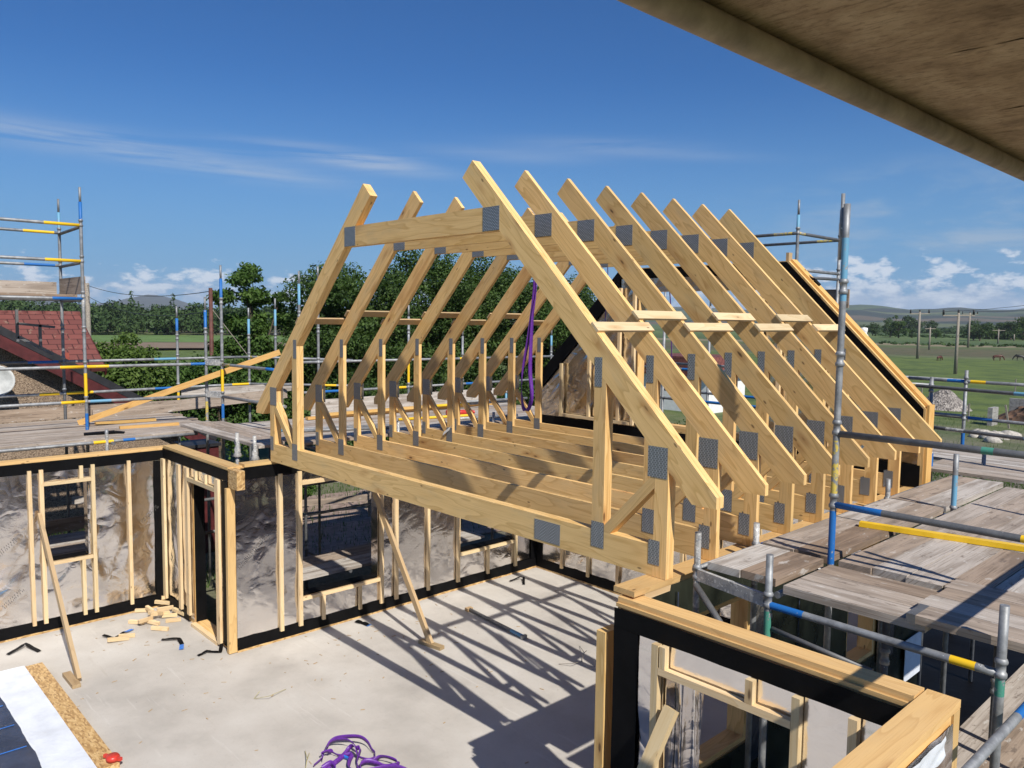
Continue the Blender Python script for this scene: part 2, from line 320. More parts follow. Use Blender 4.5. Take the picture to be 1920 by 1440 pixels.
def leafmat(name, dark, mid, light, trans=0.35):
    m = bpy.data.materials.new(name); m.use_nodes = True; nt = m.node_tree; nt.nodes.clear()
    p = nd(nt, 'ShaderNodeNewGeometry').outputs['Position']
    n = nd(nt, 'ShaderNodeTexNoise', {'Vector': p, 'Scale': 1.1, 'Detail': 3.0}).outputs[0]
    n2 = nd(nt, 'ShaderNodeTexWhiteNoise', {'Vector': nd(nt, 'ShaderNodeVectorMath', {0: p, 1: (0.12, 0.12, 0.12)}, operation='SNAP').outputs[0]}).outputs[0]
    f = mth(nt, 'ADD', mth(nt, 'MULTIPLY', n, 0.6), mth(nt, 'MULTIPLY', n2, 0.4))
    c = ramp(nt, f, [(0.25, dark), (0.5, mid), (0.78, light)])
    b = nd(nt, 'ShaderNodeBsdfPrincipled', {'Base Color': c, 'Roughness': 0.62, 'Specular IOR Level': 0.25})
    t = nd(nt, 'ShaderNodeBsdfTranslucent', {'Color': mixc(nt, 1.0, c, (1.25, 1.35, 0.6), 'MULTIPLY')})
    mx = nd(nt, 'ShaderNodeMixShader', {0: trans, 1: b.outputs[0], 2: t.outputs[0]})
    nt.links.new(mx.outputs[0], nd(nt, 'ShaderNodeOutputMaterial').inputs[0]); return m
LEAFD = leafmat('dark_leaves', (0.022, 0.046, 0.011), (0.052, 0.098, 0.021), (0.115, 0.180, 0.045))
LEAFM = leafmat('mid_leaves', (0.030, 0.066, 0.013), (0.064, 0.125, 0.025), (0.120, 0.200, 0.045))
LEAFL = leafmat('light_leaves', (0.050, 0.090, 0.018), (0.095, 0.155, 0.032), (0.16, 0.23, 0.06))
LEAFF = leafmat('far_leaves', (0.020, 0.045, 0.016), (0.042, 0.080, 0.024), (0.085, 0.135, 0.038), 0.2)

def ground_mat():
    m, nt, b = newmat('fields')
    p = nd(nt, 'ShaderNodeNewGeometry').outputs['Position']
    d = nd(nt, 'ShaderNodeVectorMath', {0: p, 1: (CAM.x, CAM.y, -2.75)}, operation='SUBTRACT').outputs[0]
    n0 = nd(nt, 'ShaderNodeTexNoise', {'Vector': p, 'Scale': 0.02, 'Detail': 3.0}).outputs[0]
    n1 = nd(nt, 'ShaderNodeTexNoise', {'Vector': p, 'Scale': 0.35, 'Detail': 6.0, 'Roughness': 0.65}).outputs[0]
    n2 = nd(nt, 'ShaderNodeTexNoise', {'Vector': p, 'Scale': 9.0, 'Detail': 6.0, 'Roughness': 0.7}).outputs[0]
    v = nd(nt, 'ShaderNodeVectorMath', {0: d, 1: (-0.29, 0.957, 0)}, operation='DOT_PRODUCT').outputs['Value']
    v = mth(nt, 'ADD', v, mth(nt, 'MULTIPLY', mth(nt, 'SUBTRACT', n0, 0.5), 12.0))
    f = mth(nt, 'DIVIDE', v, 800.0, clamp=True)
    G = (0.100, 0.142, 0.024); BR = (0.115, 0.095, 0.050); LG = (0.115, 0.165, 0.042); SA = (0.28, 0.22, 0.14); DG = (0.050, 0.090, 0.026)
    c = ramp(nt, f, [(0.0, G), (0.150, G), (0.158, (0.13, 0.15, 0.06)), (0.168, (0.10, 0.085, 0.045)), (0.205, BR), (0.232, (0.085, 0.12, 0.030)), (0.245, SA), (0.258, SA), (0.266, DG), (0.40, LG), (0.46, LG), (0.47, DG), (0.60, (0.10, 0.15, 0.045)), (1.0, (0.08, 0.13, 0.045))])
    c = mixc(nt, mth(nt, 'MULTIPLY', smooth(nt, n1, 0.42, 0.62), 0.65), c, (0.036, 0.066, 0.014))
    c = mixc(nt, mth(nt, 'MULTIPLY', smooth(nt, n2, 0.5, 0.75), 0.35), c, (0.15, 0.17, 0.06))
    # bare trodden earth round the building site
    r = nd(nt, 'ShaderNodeVectorMath', {0: nd(nt, 'ShaderNodeVectorMath', {0: p, 1: (6.0, 14.0, -2.75)}, operation='SUBTRACT').outputs[0]}, operation='LENGTH').outputs['Value']
    site = mth(nt, 'SUBTRACT', 1.0, smooth(nt, mth(nt, 'ADD', r, mth(nt, 'MULTIPLY', mth(nt, 'SUBTRACT', n1, 0.5), 40.0)), 9.0, 30.0))
    ea = ramp(nt, n2, [(0.3, (0.10, 0.085, 0.065)), (0.7, (0.22, 0.19, 0.155))])
    c = mixc(nt, mth(nt, 'MULTIPLY', site, 0.85), c, ea)
    setb(nt, b, c, 0.95, 0, n2, 0.6, 0.08); return m
FIELDS = ground_mat()
def hill_mat():
    m, nt, b = newmat('hill_fields')
    p = nd(nt, 'ShaderNodeNewGeometry').outputs['Position']
    pw = nd(nt, 'ShaderNodeVectorMath', {0: p, 1: nd(nt, 'ShaderNodeVectorMath', {0: nd(nt, 'ShaderNodeTexNoise', {'Vector': p, 'Scale': 0.004, 'Detail': 2.0}).outputs['Color'], 1: (160, 160, 0)}, operation='MULTIPLY').outputs[0]}, operation='ADD').outputs[0]
    v = nd(nt, 'ShaderNodeTexVoronoi', {'Vector': pw, 'Scale': 0.0052})
    f = nd(nt, 'ShaderNodeSeparateColor', {0: v.outputs['Color']}).outputs[0]
    c = ramp(nt, f, [(0.0, (0.012, 0.024, 0.014)), (0.40, (0.016, 0.034, 0.015)), (0.44, (0.040, 0.070, 0.022)), (0.62, (0.055, 0.088, 0.028)), (0.82, (0.085, 0.105, 0.038)), (0.93, (0.10, 0.075, 0.045)), (1.0, (0.18, 0.17, 0.08))], 'CONSTANT')
    e = nd(nt, 'ShaderNodeTexVoronoi', {'Vector': pw, 'Scale': 0.0052}, feature='DISTANCE_TO_EDGE').outputs['Distance']
    c = mixc(nt, mth(nt, 'SUBTRACT', 1.0, smooth(nt, e, 0.012, 0.03)), c, (0.016, 0.032, 0.014))
    setb(nt, b, c, 0.95, 0); return m
HILL = hill_mat()
MOOR = plain('moorland', (0.035, 0.042, 0.036), 0.95, 0, 0.2, 0.01, 0.0)

# ---------------------------------------------------------------- geometry helpers
X3 = Vector((1, 0, 0)); Y3 = Vector((0, 1, 0)); Z3 = Vector((0, 0, 1))
class MB:
    """collects shapes, then links them as ONE mesh object"""
    def __init__(s): s.v = []; s.f = []; s.g = []; s.m = []; s.sm = []
    def face(s, idx, g, m=0, sm=False): s.f.append(tuple(idx)); s.g.append(g); s.m.append(m); s.sm.append(sm)
    def prism(s, poly, o, U, V, N, t, g=None, m=0):
        o = Vector(o); n = len(poly); b = len(s.v); g = (g or U).normalized()
        for k in (0, t):
            for (a, c) in poly: s.v.append(o + U * a + V * c + N * k)
        s.face([b + i for i in range(n)][::-1], g, m); s.face([b + n + i for i in range(n)], g, m)
        for i in range(n):
            j = (i + 1) % n; s.face((b + i, b + j, b + n + j, b + n + i), g, m)
        return s
    def box(s, x0, x1, y0, y1, z0, z1, g=None, m=0):
        d = (x1 - x0, y1 - y0, z1 - z0)
        g = g or (X3, Y3, Z3)[max(range(3), key=lambda i: abs(d[i]))]
        return s.prism([(x0, y0), (x1, y0), (x1, y1), (x0, y1)], (0, 0, z0), X3, Y3, Z3, z1 - z0, g, m)
    def bar(s, p0, p1, wd, th, up=Z3, m=0):
        """rectangular bar from p0 to p1: th along up, wd sideways, centred"""
        p0 = Vector(p0); p1 = Vector(p1); d = (p1 - p0); L = d.length; d.normalize()
        sd = d.cross(Vector(up)).normalized(); u2 = sd.cross(d).normalized()
        return s.prism([(0, -wd / 2), (L, -wd / 2), (L, wd / 2), (0, wd / 2)], p0 - u2 * th / 2, d, sd, u2, th, d, m)
    def tube(s, p0, p1, r, segs=None, n=12, r1=None, caps=True):
        """round tube; segs = [(from_m, to_m, material index)] paint zones"""
        p0 = Vector(p0); p1 = Vector(p1); d = p1 - p0; L = d.length; d.normalize()
        a = d.orthogonal().normalized(); c = d.cross(a)
        cuts = {0.0, L}
        for sg in (segs or []): cuts.update((min(max(sg[0], 0), L), min(max(sg[1], 0), L)))
        cuts = sorted(cuts); b = len(s.v); r1 = r if r1 is None else r1
        for t in cuts:
            rr = r + (r1 - r) * t / L
            for i in range(n):
                q = 2 * math.pi * i / n; s.v.append(p0 + d * t + (a * math.cos(q) + c * math.sin(q)) * rr)
        for k in range(len(cuts) - 1):
            mid = (cuts[k] + cuts[k + 1]) / 2; mi = 0
            for sg in (segs or []):
                if sg[0] <= mid <= sg[1]: mi = sg[2]
            for i in range(n):
                j = (i + 1) % n; s.face((b + k * n + i, b + k * n + j, b + (k + 1) * n + j, b + (k + 1) * n + i), d, mi, True)
        if caps:
            e = b + (len(cuts) - 1) * n
            s.face([b + i for i in range(n)][::-1], d); s.face([e + i for i in range(n)], d)
        return s
    def path(s, pts, r, n=6, m=0):
        for a, c in zip(pts, pts[1:]): s.tube(a, c, r, None, n, None, False)
        return s
    def grid(s, fn, nu, nv, g=X3, m=0, sm=True):
        b = len(s.v)
        for j in range(nv + 1):
            for i in range(nu + 1): s.v.append(Vector(fn(i / nu, j / nv)))
        for j in range(nv):
            for i in range(nu):
                q = b + j * (nu + 1) + i; s.face((q, q + 1, q + nu + 2, q + nu + 1), g, m, sm)
        return s
    def lathe(s, prof, o, n=16, ax=Z3, m=0):
        ax = Vector(ax).normalized(); a = ax.orthogonal().normalized(); c = ax.cross(a); b = len(s.v); o = Vector(o)
        for (r, h) in prof:
            for i in range(n):
                q = 2 * math.pi * i / n; s.v.append(o + ax * h + (a * math.cos(q) + c * math.sin(q)) * r)
        for k in range(len(prof) - 1):
            for i in range(n):
                j = (i + 1) % n; s.face((b + k * n + i, b + k * n + j, b + (k + 1) * n + j, b + (k + 1) * n + i), ax, m, True)
        return s

LOC = {}
def mesh_from(mb, name, off, mats, closed=True):
    me = bpy.data.meshes.new(name)
    me.from_pydata([tuple(v - off) for v in mb.v], [], mb.f)
    mats = mats if isinstance(mats, (list, tuple)) else [mats]
    for m in mats: me.materials.append(m)
    if len(mats) > 1: me.polygons.foreach_set('material_index', mb.m)
    me.polygons.foreach_set('use_smooth', mb.sm)
    if closed:
        import bmesh
        bm = bmesh.new(); bm.from_mesh(me); bmesh.ops.recalc_face_normals(bm, faces=bm.faces); bm.to_mesh(me); bm.free()
    uvl = me.uv_layers.new(name='UVMap'); co = np.empty(len(me.loops) * 2)
    for p, g in zip(me.polygons, mb.g):
        n = p.normal
        if abs(n.dot(g)) > 0.85: a = g.orthogonal().normalized(); c = n.cross(a)
        else: a = g; c = n.cross(g).normalized()
        for li in p.loop_indices:
            v = me.vertices[me.loops[li].vertex_index].co
            co[li * 2] = v.dot(a); co[li * 2 + 1] = v.dot(c)
    uvl.data.foreach_set('uv', co); me.update()
    return me
def tagp(o, label=None, cat=None, group=None, kind=None):
    for k, v in (('label', label), ('category', cat), ('group', group), ('kind', kind)):
        if v: o[k] = v
    return o
def thing(name, label, cat, loc, group=None):
    o = bpy.data.objects.new(name, None); COL.objects.link(o); o.location = loc; o.empty_display_size = 0.1
    LOC[o] = Vector(loc); return tagp(o, label, cat, group)
def part(name, mb, mats, parent, label=None, closed=True, kind=None):
    off = LOC[parent]
    o = bpy.data.objects.new(name, mesh_from(mb, name, off, mats, closed)); COL.objects.link(o)
    o.parent = parent; LOC[o] = off; return tagp(o, label, None, None, kind)
def solo(name, mb, mats, label=None, cat=None, group=None, kind=None, closed=True):
    xs = [v.x for v in mb.v]; ys = [v.y for v in mb.v]; zs = [v.z for v in mb.v]
    off = Vector(((min(xs) + max(xs)) / 2, (min(ys) + max(ys)) / 2, min(zs)))
    o = bpy.data.objects.new(name, mesh_from(mb, name, off, mats, closed)); COL.objects.link(o)
    o.location = off; LOC[o] = off; return tagp(o, label, cat, group, kind)
def dup(root, loc, label=None, rot=None, scale=None):
    r = root.copy(); COL.objects.link(r); r.location = loc; LOC[r] = Vector(loc)
    if label: r['label'] = label
    if rot is not None: r.rotation_euler = (0, 0, rot)
    if scale: r.scale = scale
    for ch in root.children:
        c = ch.copy(); COL.objects.link(c); c.parent = r
        for g in ch.children:
            d = g.copy(); COL.objects.link(d); d.parent = c
    return r
def fbm(x, y, z=0.0, oct=4):
    a = 0; k = 1
    for _ in range(oct): a += mnoise.noise(Vector((x, y, z))) * k; x *= 2.03; y *= 2.03; z += 7.1; k *= 0.5
    return a

# ---------------------------------------------------------------- setting: ground, hills, floor slab
FZ = -2.454; GZ = -2.75
def polar(name, radii, a0, a1, na, hf, mats, kind='structure'):
    mb = MB()
    for r in radii:
        for i in range(na + 1):
            a = a0 + (a1 - a0) * i / na
            x = CAM.x + r * math.sin(a); y = CAM.y + r * math.cos(a)
            mb.v.append(Vector((x, y, hf(r, a, x, y))))
    for k in range(len(radii) - 1):
        for i in range(na):
            q = k * (na + 1) + i; mb.face((q, q + 1, q + na + 2, q + na + 1), X3, 0, True)
    return solo(name, mb, mats, kind=kind, closed=False)
polar('ground', [0.5, 6, 14, 22, 30, 40, 55, 75, 100, 140, 200, 300, 450, 700, 1000, 1500, 2500, 4000], -math.pi, math.pi, 120,
      lambda r, a, x, y: GZ + (0.25 * fbm(x * 0.05, y * 0.05) * min(1, max(0, (r - 25) / 40)) if r < 400 else 0) - 0.0, FIELDS)
def hill_h(r, a, x, y):
    # azimuth a: 0 = +Y, negative = towards -X; the picture spans about -1.4 .. -0.24
    t = max(0.0, min(1.0, (r - 900) / 2100)); t = t * t * (3 - 2 * t)
    h = 52 * t * (1 + 0.55 * fbm(a * 6, 1.3, 0, 3)) + 9 * t * fbm(x * 0.004, y * 0.004)
    if a < -1.0: h *= 0.35
    return GZ - 2.5 + h + (6 if r > 1000 else 0) * t
polar('hills', [800, 950, 1100, 1250, 1400, 1550, 1700, 1850, 2000, 2150, 2300, 2450, 2600, 2750, 2900, 3050], -1.75, 0.15, 150, hill_h, HILL)
def moun_h(r, a, x, y):
    t = max(0.0, 1 - abs(r - 3800) / 700)
    left = math.exp(-((a + 1.40) / 0.08) ** 2) * 0.75 + math.exp(-((a + 1.245) / 0.05) ** 2) * 0.75 + 0.25
    if a > -0.9: left = 0.62 + 0.30 * math.exp(-((a + 0.42) / 0.05) ** 2)
    return GZ - 4 + t * (88 * left + 10 * fbm(a * 22, r * 0.001, 0, 4))
polar('mountains', [3100, 3300, 3500, 3650, 3800, 3950, 4200], -1.9, 0.3, 220, moun_h, MOOR)

mb = MB()
mb.prism([(-2.5, -9.0), (8.34, -9.0), (8.34, -0.25), (6.29, -0.25), (6.29, 5.13), (-0.17, 5.13), (-0.17, -0.38), (-2.5, -0.38)], (0, 0, FZ - 0.28), X3, Y3, Z3, 0.28, X3)
solo('concrete_floor', mb, CONC, kind='structure')
mb = MB(); mb.prism([(-3.6, 2.0), (-2.6, 9.0), (-7.6, 11.5), (-8.8, 3.2)], (0, 0, GZ + 0.02), X3, Y3, Z3, 0.03, Y3)
solo('lane', mb, LANE, kind='structure')
# brown and green field strips beyond the hedge, left
for (c0, c1, mcol, nm) in (((-100, 22), (-118, 46), (0.20, 0.145, 0.095), 'ploughed_field'), ((-123, 28), (-160, 68), (0.10, 0.17, 0.035), 'meadow')):
    m_ = plain(nm + '_soil', mcol, 0.95, 0, 0.12, 0.2)
    mb = MB(); a0 = math.atan2(c0[0] - CAM.x, c0[1] - CAM.y); r0 = math.hypot(c0[0] - CAM.x, c0[1] - CAM.y); r1 = math.hypot(c1[0] - CAM.x, c1[1] - CAM.y)
    fn = lambda u, v: (CAM.x + (r0 + (r1 - r0) * v) * math.sin(-1.38 + 0.5 * u), CAM.y + (r0 + (r1 - r0) * v) * math.cos(-1.38 + 0.5 * u), GZ + 0.32)
    mb.grid(fn, 24, 3, X3); solo(nm, mb, m_, kind='structure', closed=False)

# ---------------------------------------------------------------- roof trusses
W = 6.285; S1 = 7.37; S2 = 7.09
def mir(poly): return [(W - x, z) for x, z in poly][::-1]
T_RAFT = [(4.05, S1 - 4.05), (6.689, S1 - 6.689), (6.689, 0.60), (S2 - 0.60, 0.60), (3.91, S2 - 3.91 + 0.001)]
T_COLL = [(2.085, 2.885), (4.20, 2.885), (4.42, 2.668), (1.865, 2.668)]
T_CHORD = [(0.0, 0.0), (6.163, 0.0), (6.163, 0.236), (0.0, 0.236)]
T_INR = [(5.56, 0.238), (5.68, 0.238), (5.68, S2 - 5.68 - .002), (5.56, S2 - 5.56 - .002)]
T_INL = [(0.605, 0.238), (0.725, 0.238), (0.725, S2 - W + 0.725 - .002), (0.605, S2 - W + 0.605 - .002)]
T_OUTR = [(6.165, 0.0), (6.285, 0.0), (6.285, S2 - 6.285 - .002), (6.165, S2 - 6.165 - .002)]
T_OUTL = [(0.0, 0.238), (0.12, 0.238), (0.12, S2 - W + 0.12 - .002), (0.0, S2 - W - .002)]
T_DGR = [(6.163, 0.78), (6.163, 0.665), (5.752, 0.238), (5.682, 0.238), (5.682, 0.282)]
T_DGL = [(0.122, 0.78), (0.122, 0.665), (0.533, 0.238), (0.603, 0.238), (0.603, 0.282)]
PLATES = [(4.205, 4.425, 2.672, 2.882), (1.86, 2.08, 2.672, 2.882), (6.10, 6.275, 0.745, 0.975), (0.01, 0.185, 0.745, 0.975),
          (5.562, 5.637, 1.375, 1.605), (0.648, 0.723, 1.375, 1.605), (5.56, 5.69, 0.10, 0.305), (0.595, 0.725, 0.10, 0.305),
          (6.125, 6.225, 0.09, 0.275), (0.005, 0.085, 0.15, 0.33)]
def truss(name, label, cat, y, plies, splice):
    t = thing(name, label, cat, (0, y, 0), 'attic roof trusses')
    th = 0.045
    def mem(nm, poly, g):
        mb = MB()
        for k in range(plies): mb.prism(poly, (0, y + k * (th + 0.0025), 0), X3, Z3, Y3, th, g)
        part(nm, mb, WOOD, t)
    dR = Vector((1, 0, -1)).normalized(); dL = Vector((1, 0, 1)).normalized()
    mem('rafter', T_RAFT, dR); mem('rafter', mir(T_RAFT), dL); mem('collar_tie', T_COLL, X3); mem('bottom_chord', T_CHORD, X3)
    for p in (T_INR, T_INL): mem('long_post', p, Z3)
    for p in (T_OUTR, T_OUTL): mem('short_post', p, Z3)
    mem('diagonal_strut', T_DGR, Vector((-1, 0, -1)).normalized()); mem('diagonal_strut', T_DGL, Vector((1, 0, -1)).normalized())
    back = y + plies * (th + 0.0025) - 0.0025
    for (a, b, c, d) in PLATES + ([(4.92, 5.22, 0.02, 0.195)] if splice else []):
        mb = MB(); mb.box(a, b, y - 0.003, y - 0.0005, c, d, Z3 if b - a < 0.2 else X3); mb.box(a, b, back + 0.0005, back + 0.003, c, d, Z3)
        part('nail_plate', mb, NPLATE, t)
    return t
truss('double_attic_truss', 'doubled two-ply timber attic truss at the near end of the row', 'roof truss', 0.0, 2, True)
tr = truss('attic_truss', 'single attic truss right behind the doubled front truss', 'roof truss', 0.6565, 1, False)
ORD = {2: 'third attic truss from the near end, third of eight rafter pairs', 3: 'fourth attic truss from the near end, its right tail behind the tall pole', 4: 'fifth attic truss from the near end of the row', 5: 'sixth attic truss from the near end of the row', 6: 'seventh attic truss, last but one before the foil gable', 7: 'last attic truss, standing right before the foil gable panel'}
for k in range(2, 8): dup(tr, (0, 0.0565 + 0.6 * k, 0), ORD[k])

# temporary brace boards across the rafters, both slopes
nR = Vector((1, 0, 1)).normalized(); nL = Vector((-1, 0, 1)).normalized()
spans = [(0.0, 0.72), (0.63, 1.33), (1.24, 1.95), (1.84, 2.52), (2.44, 3.12), (3.04, 3.73), (3.66, 4.33)]
word = ['first', 'second', 'third', 'fourth', 'fifth', 'sixth', 'last']
for side in (1, -1):
    for i, (y0, y1) in enumerate(spans):
        s = (S1 - (5.54 if i % 2 == 0 else 5.44))             # height on the slope
        x = S1 - s
        if side < 0: x = W - x
        nn = nR if side > 0 else nL
        c = Vector((x, 0, s)) + nn * 0.0125
        mb = MB(); mb.bar((c.x, y0, c.z), (c.x, y1, c.z), 0.095, 0.022, nn)
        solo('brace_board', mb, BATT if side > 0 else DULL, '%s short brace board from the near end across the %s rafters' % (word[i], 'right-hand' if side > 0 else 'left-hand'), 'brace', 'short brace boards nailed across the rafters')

# ---------------------------------------------------------------- wall panels
class Wall:
    """a timber-frame panel: u along U from O, n towards the room, z up"""
    def __init__(s, label, O, U, N, u0, u1, z0, z1, th, loc=None, name='timber_frame_wall'):
        s.O = Vector(O); s.U = Vector(U); s.N = Vector(N); s.u0, s.u1, s.z0, s.z1, s.th = u0, u1, z0, z1, th
        p = s.P((u0 + u1) / 2, 0, -th / 2); s.t = thing(name, label, 'wall', (p.x, p.y, z0), None)
    def P(s, u, z, n): return s.O + s.U * u + s.N * n + Z3 * z
    def b(s, mb, u0, u1, z0, z1, n0, n1, g=None, m=0):
        d = (u1 - u0, z1 - z0, n1 - n0); g = g or (s.U, Z3, s.N)[max(range(3), key=lambda i: abs(d[i]))]
        return mb.prism([(u0, z0), (u1, z0), (u1, z1), (u0, z1)], s.O + s.N * n0, s.U, Z3, s.N, n1 - n0, g, m)
    def add(s, name, mat, *boxes, label=None):
        mb = MB()
        for q in boxes: s.b(mb, *q)
        return part(name, mb, mat, s.t, label)
    def cells(s, ops, z0=None, z1=None, u0=None, u1=None):
        """rectangles of the panel left round its openings (u0,u1,z0,z1)"""
        u0 = s.u0 if u0 is None else u0; u1 = s.u1 if u1 is None else u1; z0 = s.z0 if z0 is None else z0; z1 = s.z1 if z1 is None else z1
        out = []; cur = u0
        for (a, b, c, d) in sorted(ops):
            if a > cur: out.append((cur, a, z0, z1))
            if c > z0: out.append((a, b, z0, c))
            if d < z1: out.append((a, b, d, z1))
            cur = b
        if cur < u1: out.append((cur, u1, z0, z1))
        return out
    def core(s, ops, mat=None, n0=None, n1=-0.02, name='frame', zt=None, label=None):
        n0 = -s.th if n0 is None else n0
        return s.add(name, mat or WOOD, *[(a, b, c, d, n0, n1) for (a, b, c, d) in s.cells(ops, None, zt)], label=label)
    def foil(s, ops, amp=0.012, seed=0.0, mat=None, n=0.0, name='foil_membrane', **kw):
        mb = MB()
        for (a, b, c, d) in s.cells(ops, **kw):
            nu = max(2, int((b - a) / 0.035)); nv = max(2, int((d - c) / 0.035))
            def fn(i, j):
                u = a + (b - a) * i; z = c + (d - c) * j
                e = 1.6 * fbm(u * 1.3 + z * 0.7 + seed, z * 1.2 - u * 0.6, seed, 2) + 1.5 * abs(fbm(u * 2.2 - z * 1.5 + seed, z * .9 + u * 1.1, 3.3, 2)) + 0.22 * abs(fbm(u * 5.5 + z * 3.4 + seed, z * 4.0 - u * 3.0, 8.1, 1))
                d_ = amp * e; return s.P(u, z, n + (0.010 * math.tanh(d_ / 0.010) if d_ > 0 else d_))
            mb.grid(fn, nu, nv, s.U)
        return part(name, mb, mat or FOIL, s.t, None, False)
    def batten(s, *rects, name='batten', n0=0.016, n1=0.052, mat=None):
        for (a, b, c, d) in rects: s.add(name, mat or BATT, (a, b, c, d, n0, n1))
    def tape(s, *rects, n0=0.006, n1=0.0145, name='tape_band'):
        for i, (a, b, c, d) in enumerate(rects):
            mb = MB(); nu = max(2, int((b - a) / 0.12)); nv = max(2, int((d - c) / 0.12))
            mb.grid(lambda x, y: s.P(a + (b - a) * x, c + (d - c) * y + 0.007 * fbm((a + (b - a) * x) * 2.2, i * 5.0 + y * 3, 1.0, 2), n1 + 0.007 * fbm((a + (b - a) * x) * 3, (c + (d - c) * y) * 3, i, 2)), nu, nv, s.U)
            part(name, mb, BLACK, s.t, None, False)
    def marks(s, *specs):
        """illegible grey print running diagonally on the foil"""
        for (u, z, ang, L, rows) in specs:
            mb = MB(); rr = random.Random(int(u * 100))
            for r in range(rows):
                t = 0
                while t < L:
                    l = rr.uniform(0.01, 0.03)
                    cu = u + math.cos(ang) * t - math.sin(ang) * r * 0.035; cz = z + math.sin(ang) * t + math.cos(ang) * r * 0.035
                    mb.bar(s.P(cu, cz, 0.017), s.P(cu + math.cos(ang + 1.2) * 0.02, cz + math.sin(ang + 1.2) * 0.02, 0.017), 0.006, 0.001, s.N); t += l + 0.008
            part('printed_mark', mb, plain('mark_grey', (0.13, 0.125, 0.12), 0.7), s.t)

# long left wall (parallel to the ridge), with the small window
w1 = Wall('long left foil wall with one small window and a prop leaning on it', (-2.34, 0, 0), (0, 1, 0), (1, 0, 0), -4.6, -0.56, FZ, -0.10, 0.17)
op = [(-2.125, -1.57, -1.475, -0.43)]
w1.core(op); w1.add('top_plate', PLATEW, (-4.6, -0.38, -0.098, -0.058, -0.17, -0.002))
w1.foil(op, 0.017, 1.7, z0=FZ + 0.1, z1=-0.16)
w1.tape((-4.6, -0.56, -0.245, -0.101), (-4.6, -0.56, FZ + 0.03, FZ + 0.185), (-0.70, -0.565, FZ + 0.186, -0.246))
w1.add('sole_plate', OSB, (-4.6, -0.56, FZ, FZ + 0.03, -0.03, 0.012))
B0, B1 = FZ + 0.14, -0.20
w1.batten((-3.55, -3.505, B0, B1), (-2.95, -2.905, B0, B1), (-2.315, -2.27, B0, B1), (-2.18, -2.13, B0, B1), (-1.545, -1.497, B0, B1), (-1.07, -1.025, B0, B1), (-1.69, -1.645, B0, -1.524), (-1.69, -1.645, -0.378, B1), (-2.128, -1.547, -0.424, -0.380), (-2.128, -1.547, -1.523, -1.478))
w1.add('window_reveal', FOIL, (-1.592, -1.572, -1.47, -0.43, -0.168, -0.004)); w1.add('window_sill', BLACK, (-2.12, -1.60, -1.474, -1.458, -0.168, -0.004))
w1.marks((-2.72, -1.35, 0.7, 0.35, 2), (-0.86, -1.15, 0.75, 0.30, 2), (-2.62, -2.0, 0.7, 0.3, 2))

# short return wall with the tall door opening
w2 = Wall('short foil wall with a tall open doorway at the inner corner', (0, -0.55, 0), (1, 0, 0), (0, -1, 0), -2.34, -0.03, FZ, -0.07, 0.17)
op = [(-1.27, -0.39, FZ + 0.05, -0.40)]
w2.core(op); w2.add('top_plate', PLATEW, (-2.34, -0.06, -0.068, -0.03, -0.19, 0.004))
w2.foil(op, 0.010, 4.2, z0=FZ + 0.08, z1=-0.16, u1=-0.06)
w2.tape((-2.325, -0.06, -0.215, -0.071), (-0.245, -0.06, FZ + 0.05, -0.216), (-2.325, -1.42, FZ + 0.02, FZ + 0.185))
w2.batten((-2.32, -2.22, B0, -0.22), (-1.70, -1.62, B0, -0.22), (-1.40, -1.31, B0, -0.22), (-0.375, -0.27, B0 - .1, -0.22), (-1.05, -1.01, -0.34, -0.22), (-0.72, -0.68, -0.34, -0.22), (-1.308, -0.377, -0.395, -0.342))
w2.add('threshold', BATT, (-1.27, -0.39, FZ + 0.002, FZ + 0.045, -0.165, 0.05))
w2.add('door_reveal', BLACK, (-1.268, -1.25, FZ + 0.05, -0.42, -0.166, -0.024))
w2.add('corner_post', PLATEW, (-0.055, 0.002, FZ + 0.01, -0.29, -0.058, 0.05)); w2.add('header_beam', OSB, (-0.05, 0.21, -0.285, -0.045, -0.10, 0.005))

# wall with two windows under the truss ends
w3 = Wall('far foil wall under the left truss ends with two windows', (0, 0, 0), (0, 1, 0), (1, 0, 0), -0.49, 4.95, FZ, -0.045, 0.17)
op = [(0.44, 1.67, -1.92, -0.37), (3.20, 4.38, -1.85, -0.37)]
w3.core(op); w3.add('top_plate', PLATEW, (-0.36, 5.12, -0.043, -0.003, -0.17, 0.004))
w3.foil(op, 0.014, 8.3, z0=FZ + 0.08, z1=-0.12)
w3.tape((-0.42, 4.94, -0.205, -0.046), (-0.49, 4.94, FZ + 0.03, FZ + 0.185), (4.80, 4.94, FZ + 0.186, -0.206))
w3.add('sole_plate', OSB, (-0.49, 4.94, FZ, FZ + 0.03, -0.03, 0.012))
J = B1 + 0.02
w3.batten((0.09, 0.14, B0, J), (0.365, 0.42, B0, J), (1.67, 1.73, B0, J), (1.93, 1.99, B0, J), (2.53, 2.58, B0, J), (3.12, 3.18, B0, J), (4.385, 4.44, B0, J), (0.72, 0.765, B0, -1.972), (1.31, 1.355, B0, -1.972), (3.76, 3.81, B0, -1.902), (0.422, 1.668, -1.970, -1.921), (3.182, 4.383, -1.900, -1.851), (0.422, 1.668, -0.368, -0.320), (3.182, 4.383, -0.368, -0.320), (0.98, 1.03, -0.318, J))
w3.add('window_reveal', FOIL, (1.652, 1.668, -1.90, -0.38, -0.168, -0.004)); w3.add('window_sill', BLACK, (0.445, 1.65, -1.918, -1.90, -0.168, -0.004))
w3.add('window_reveal', FOIL, (4.362, 4.378, -1.83, -0.38, -0.168, -0.004)); w3.add('window_sill', BLACK, (3.205, 4.36, -1.848, -1.83, -0.168, -0.004))
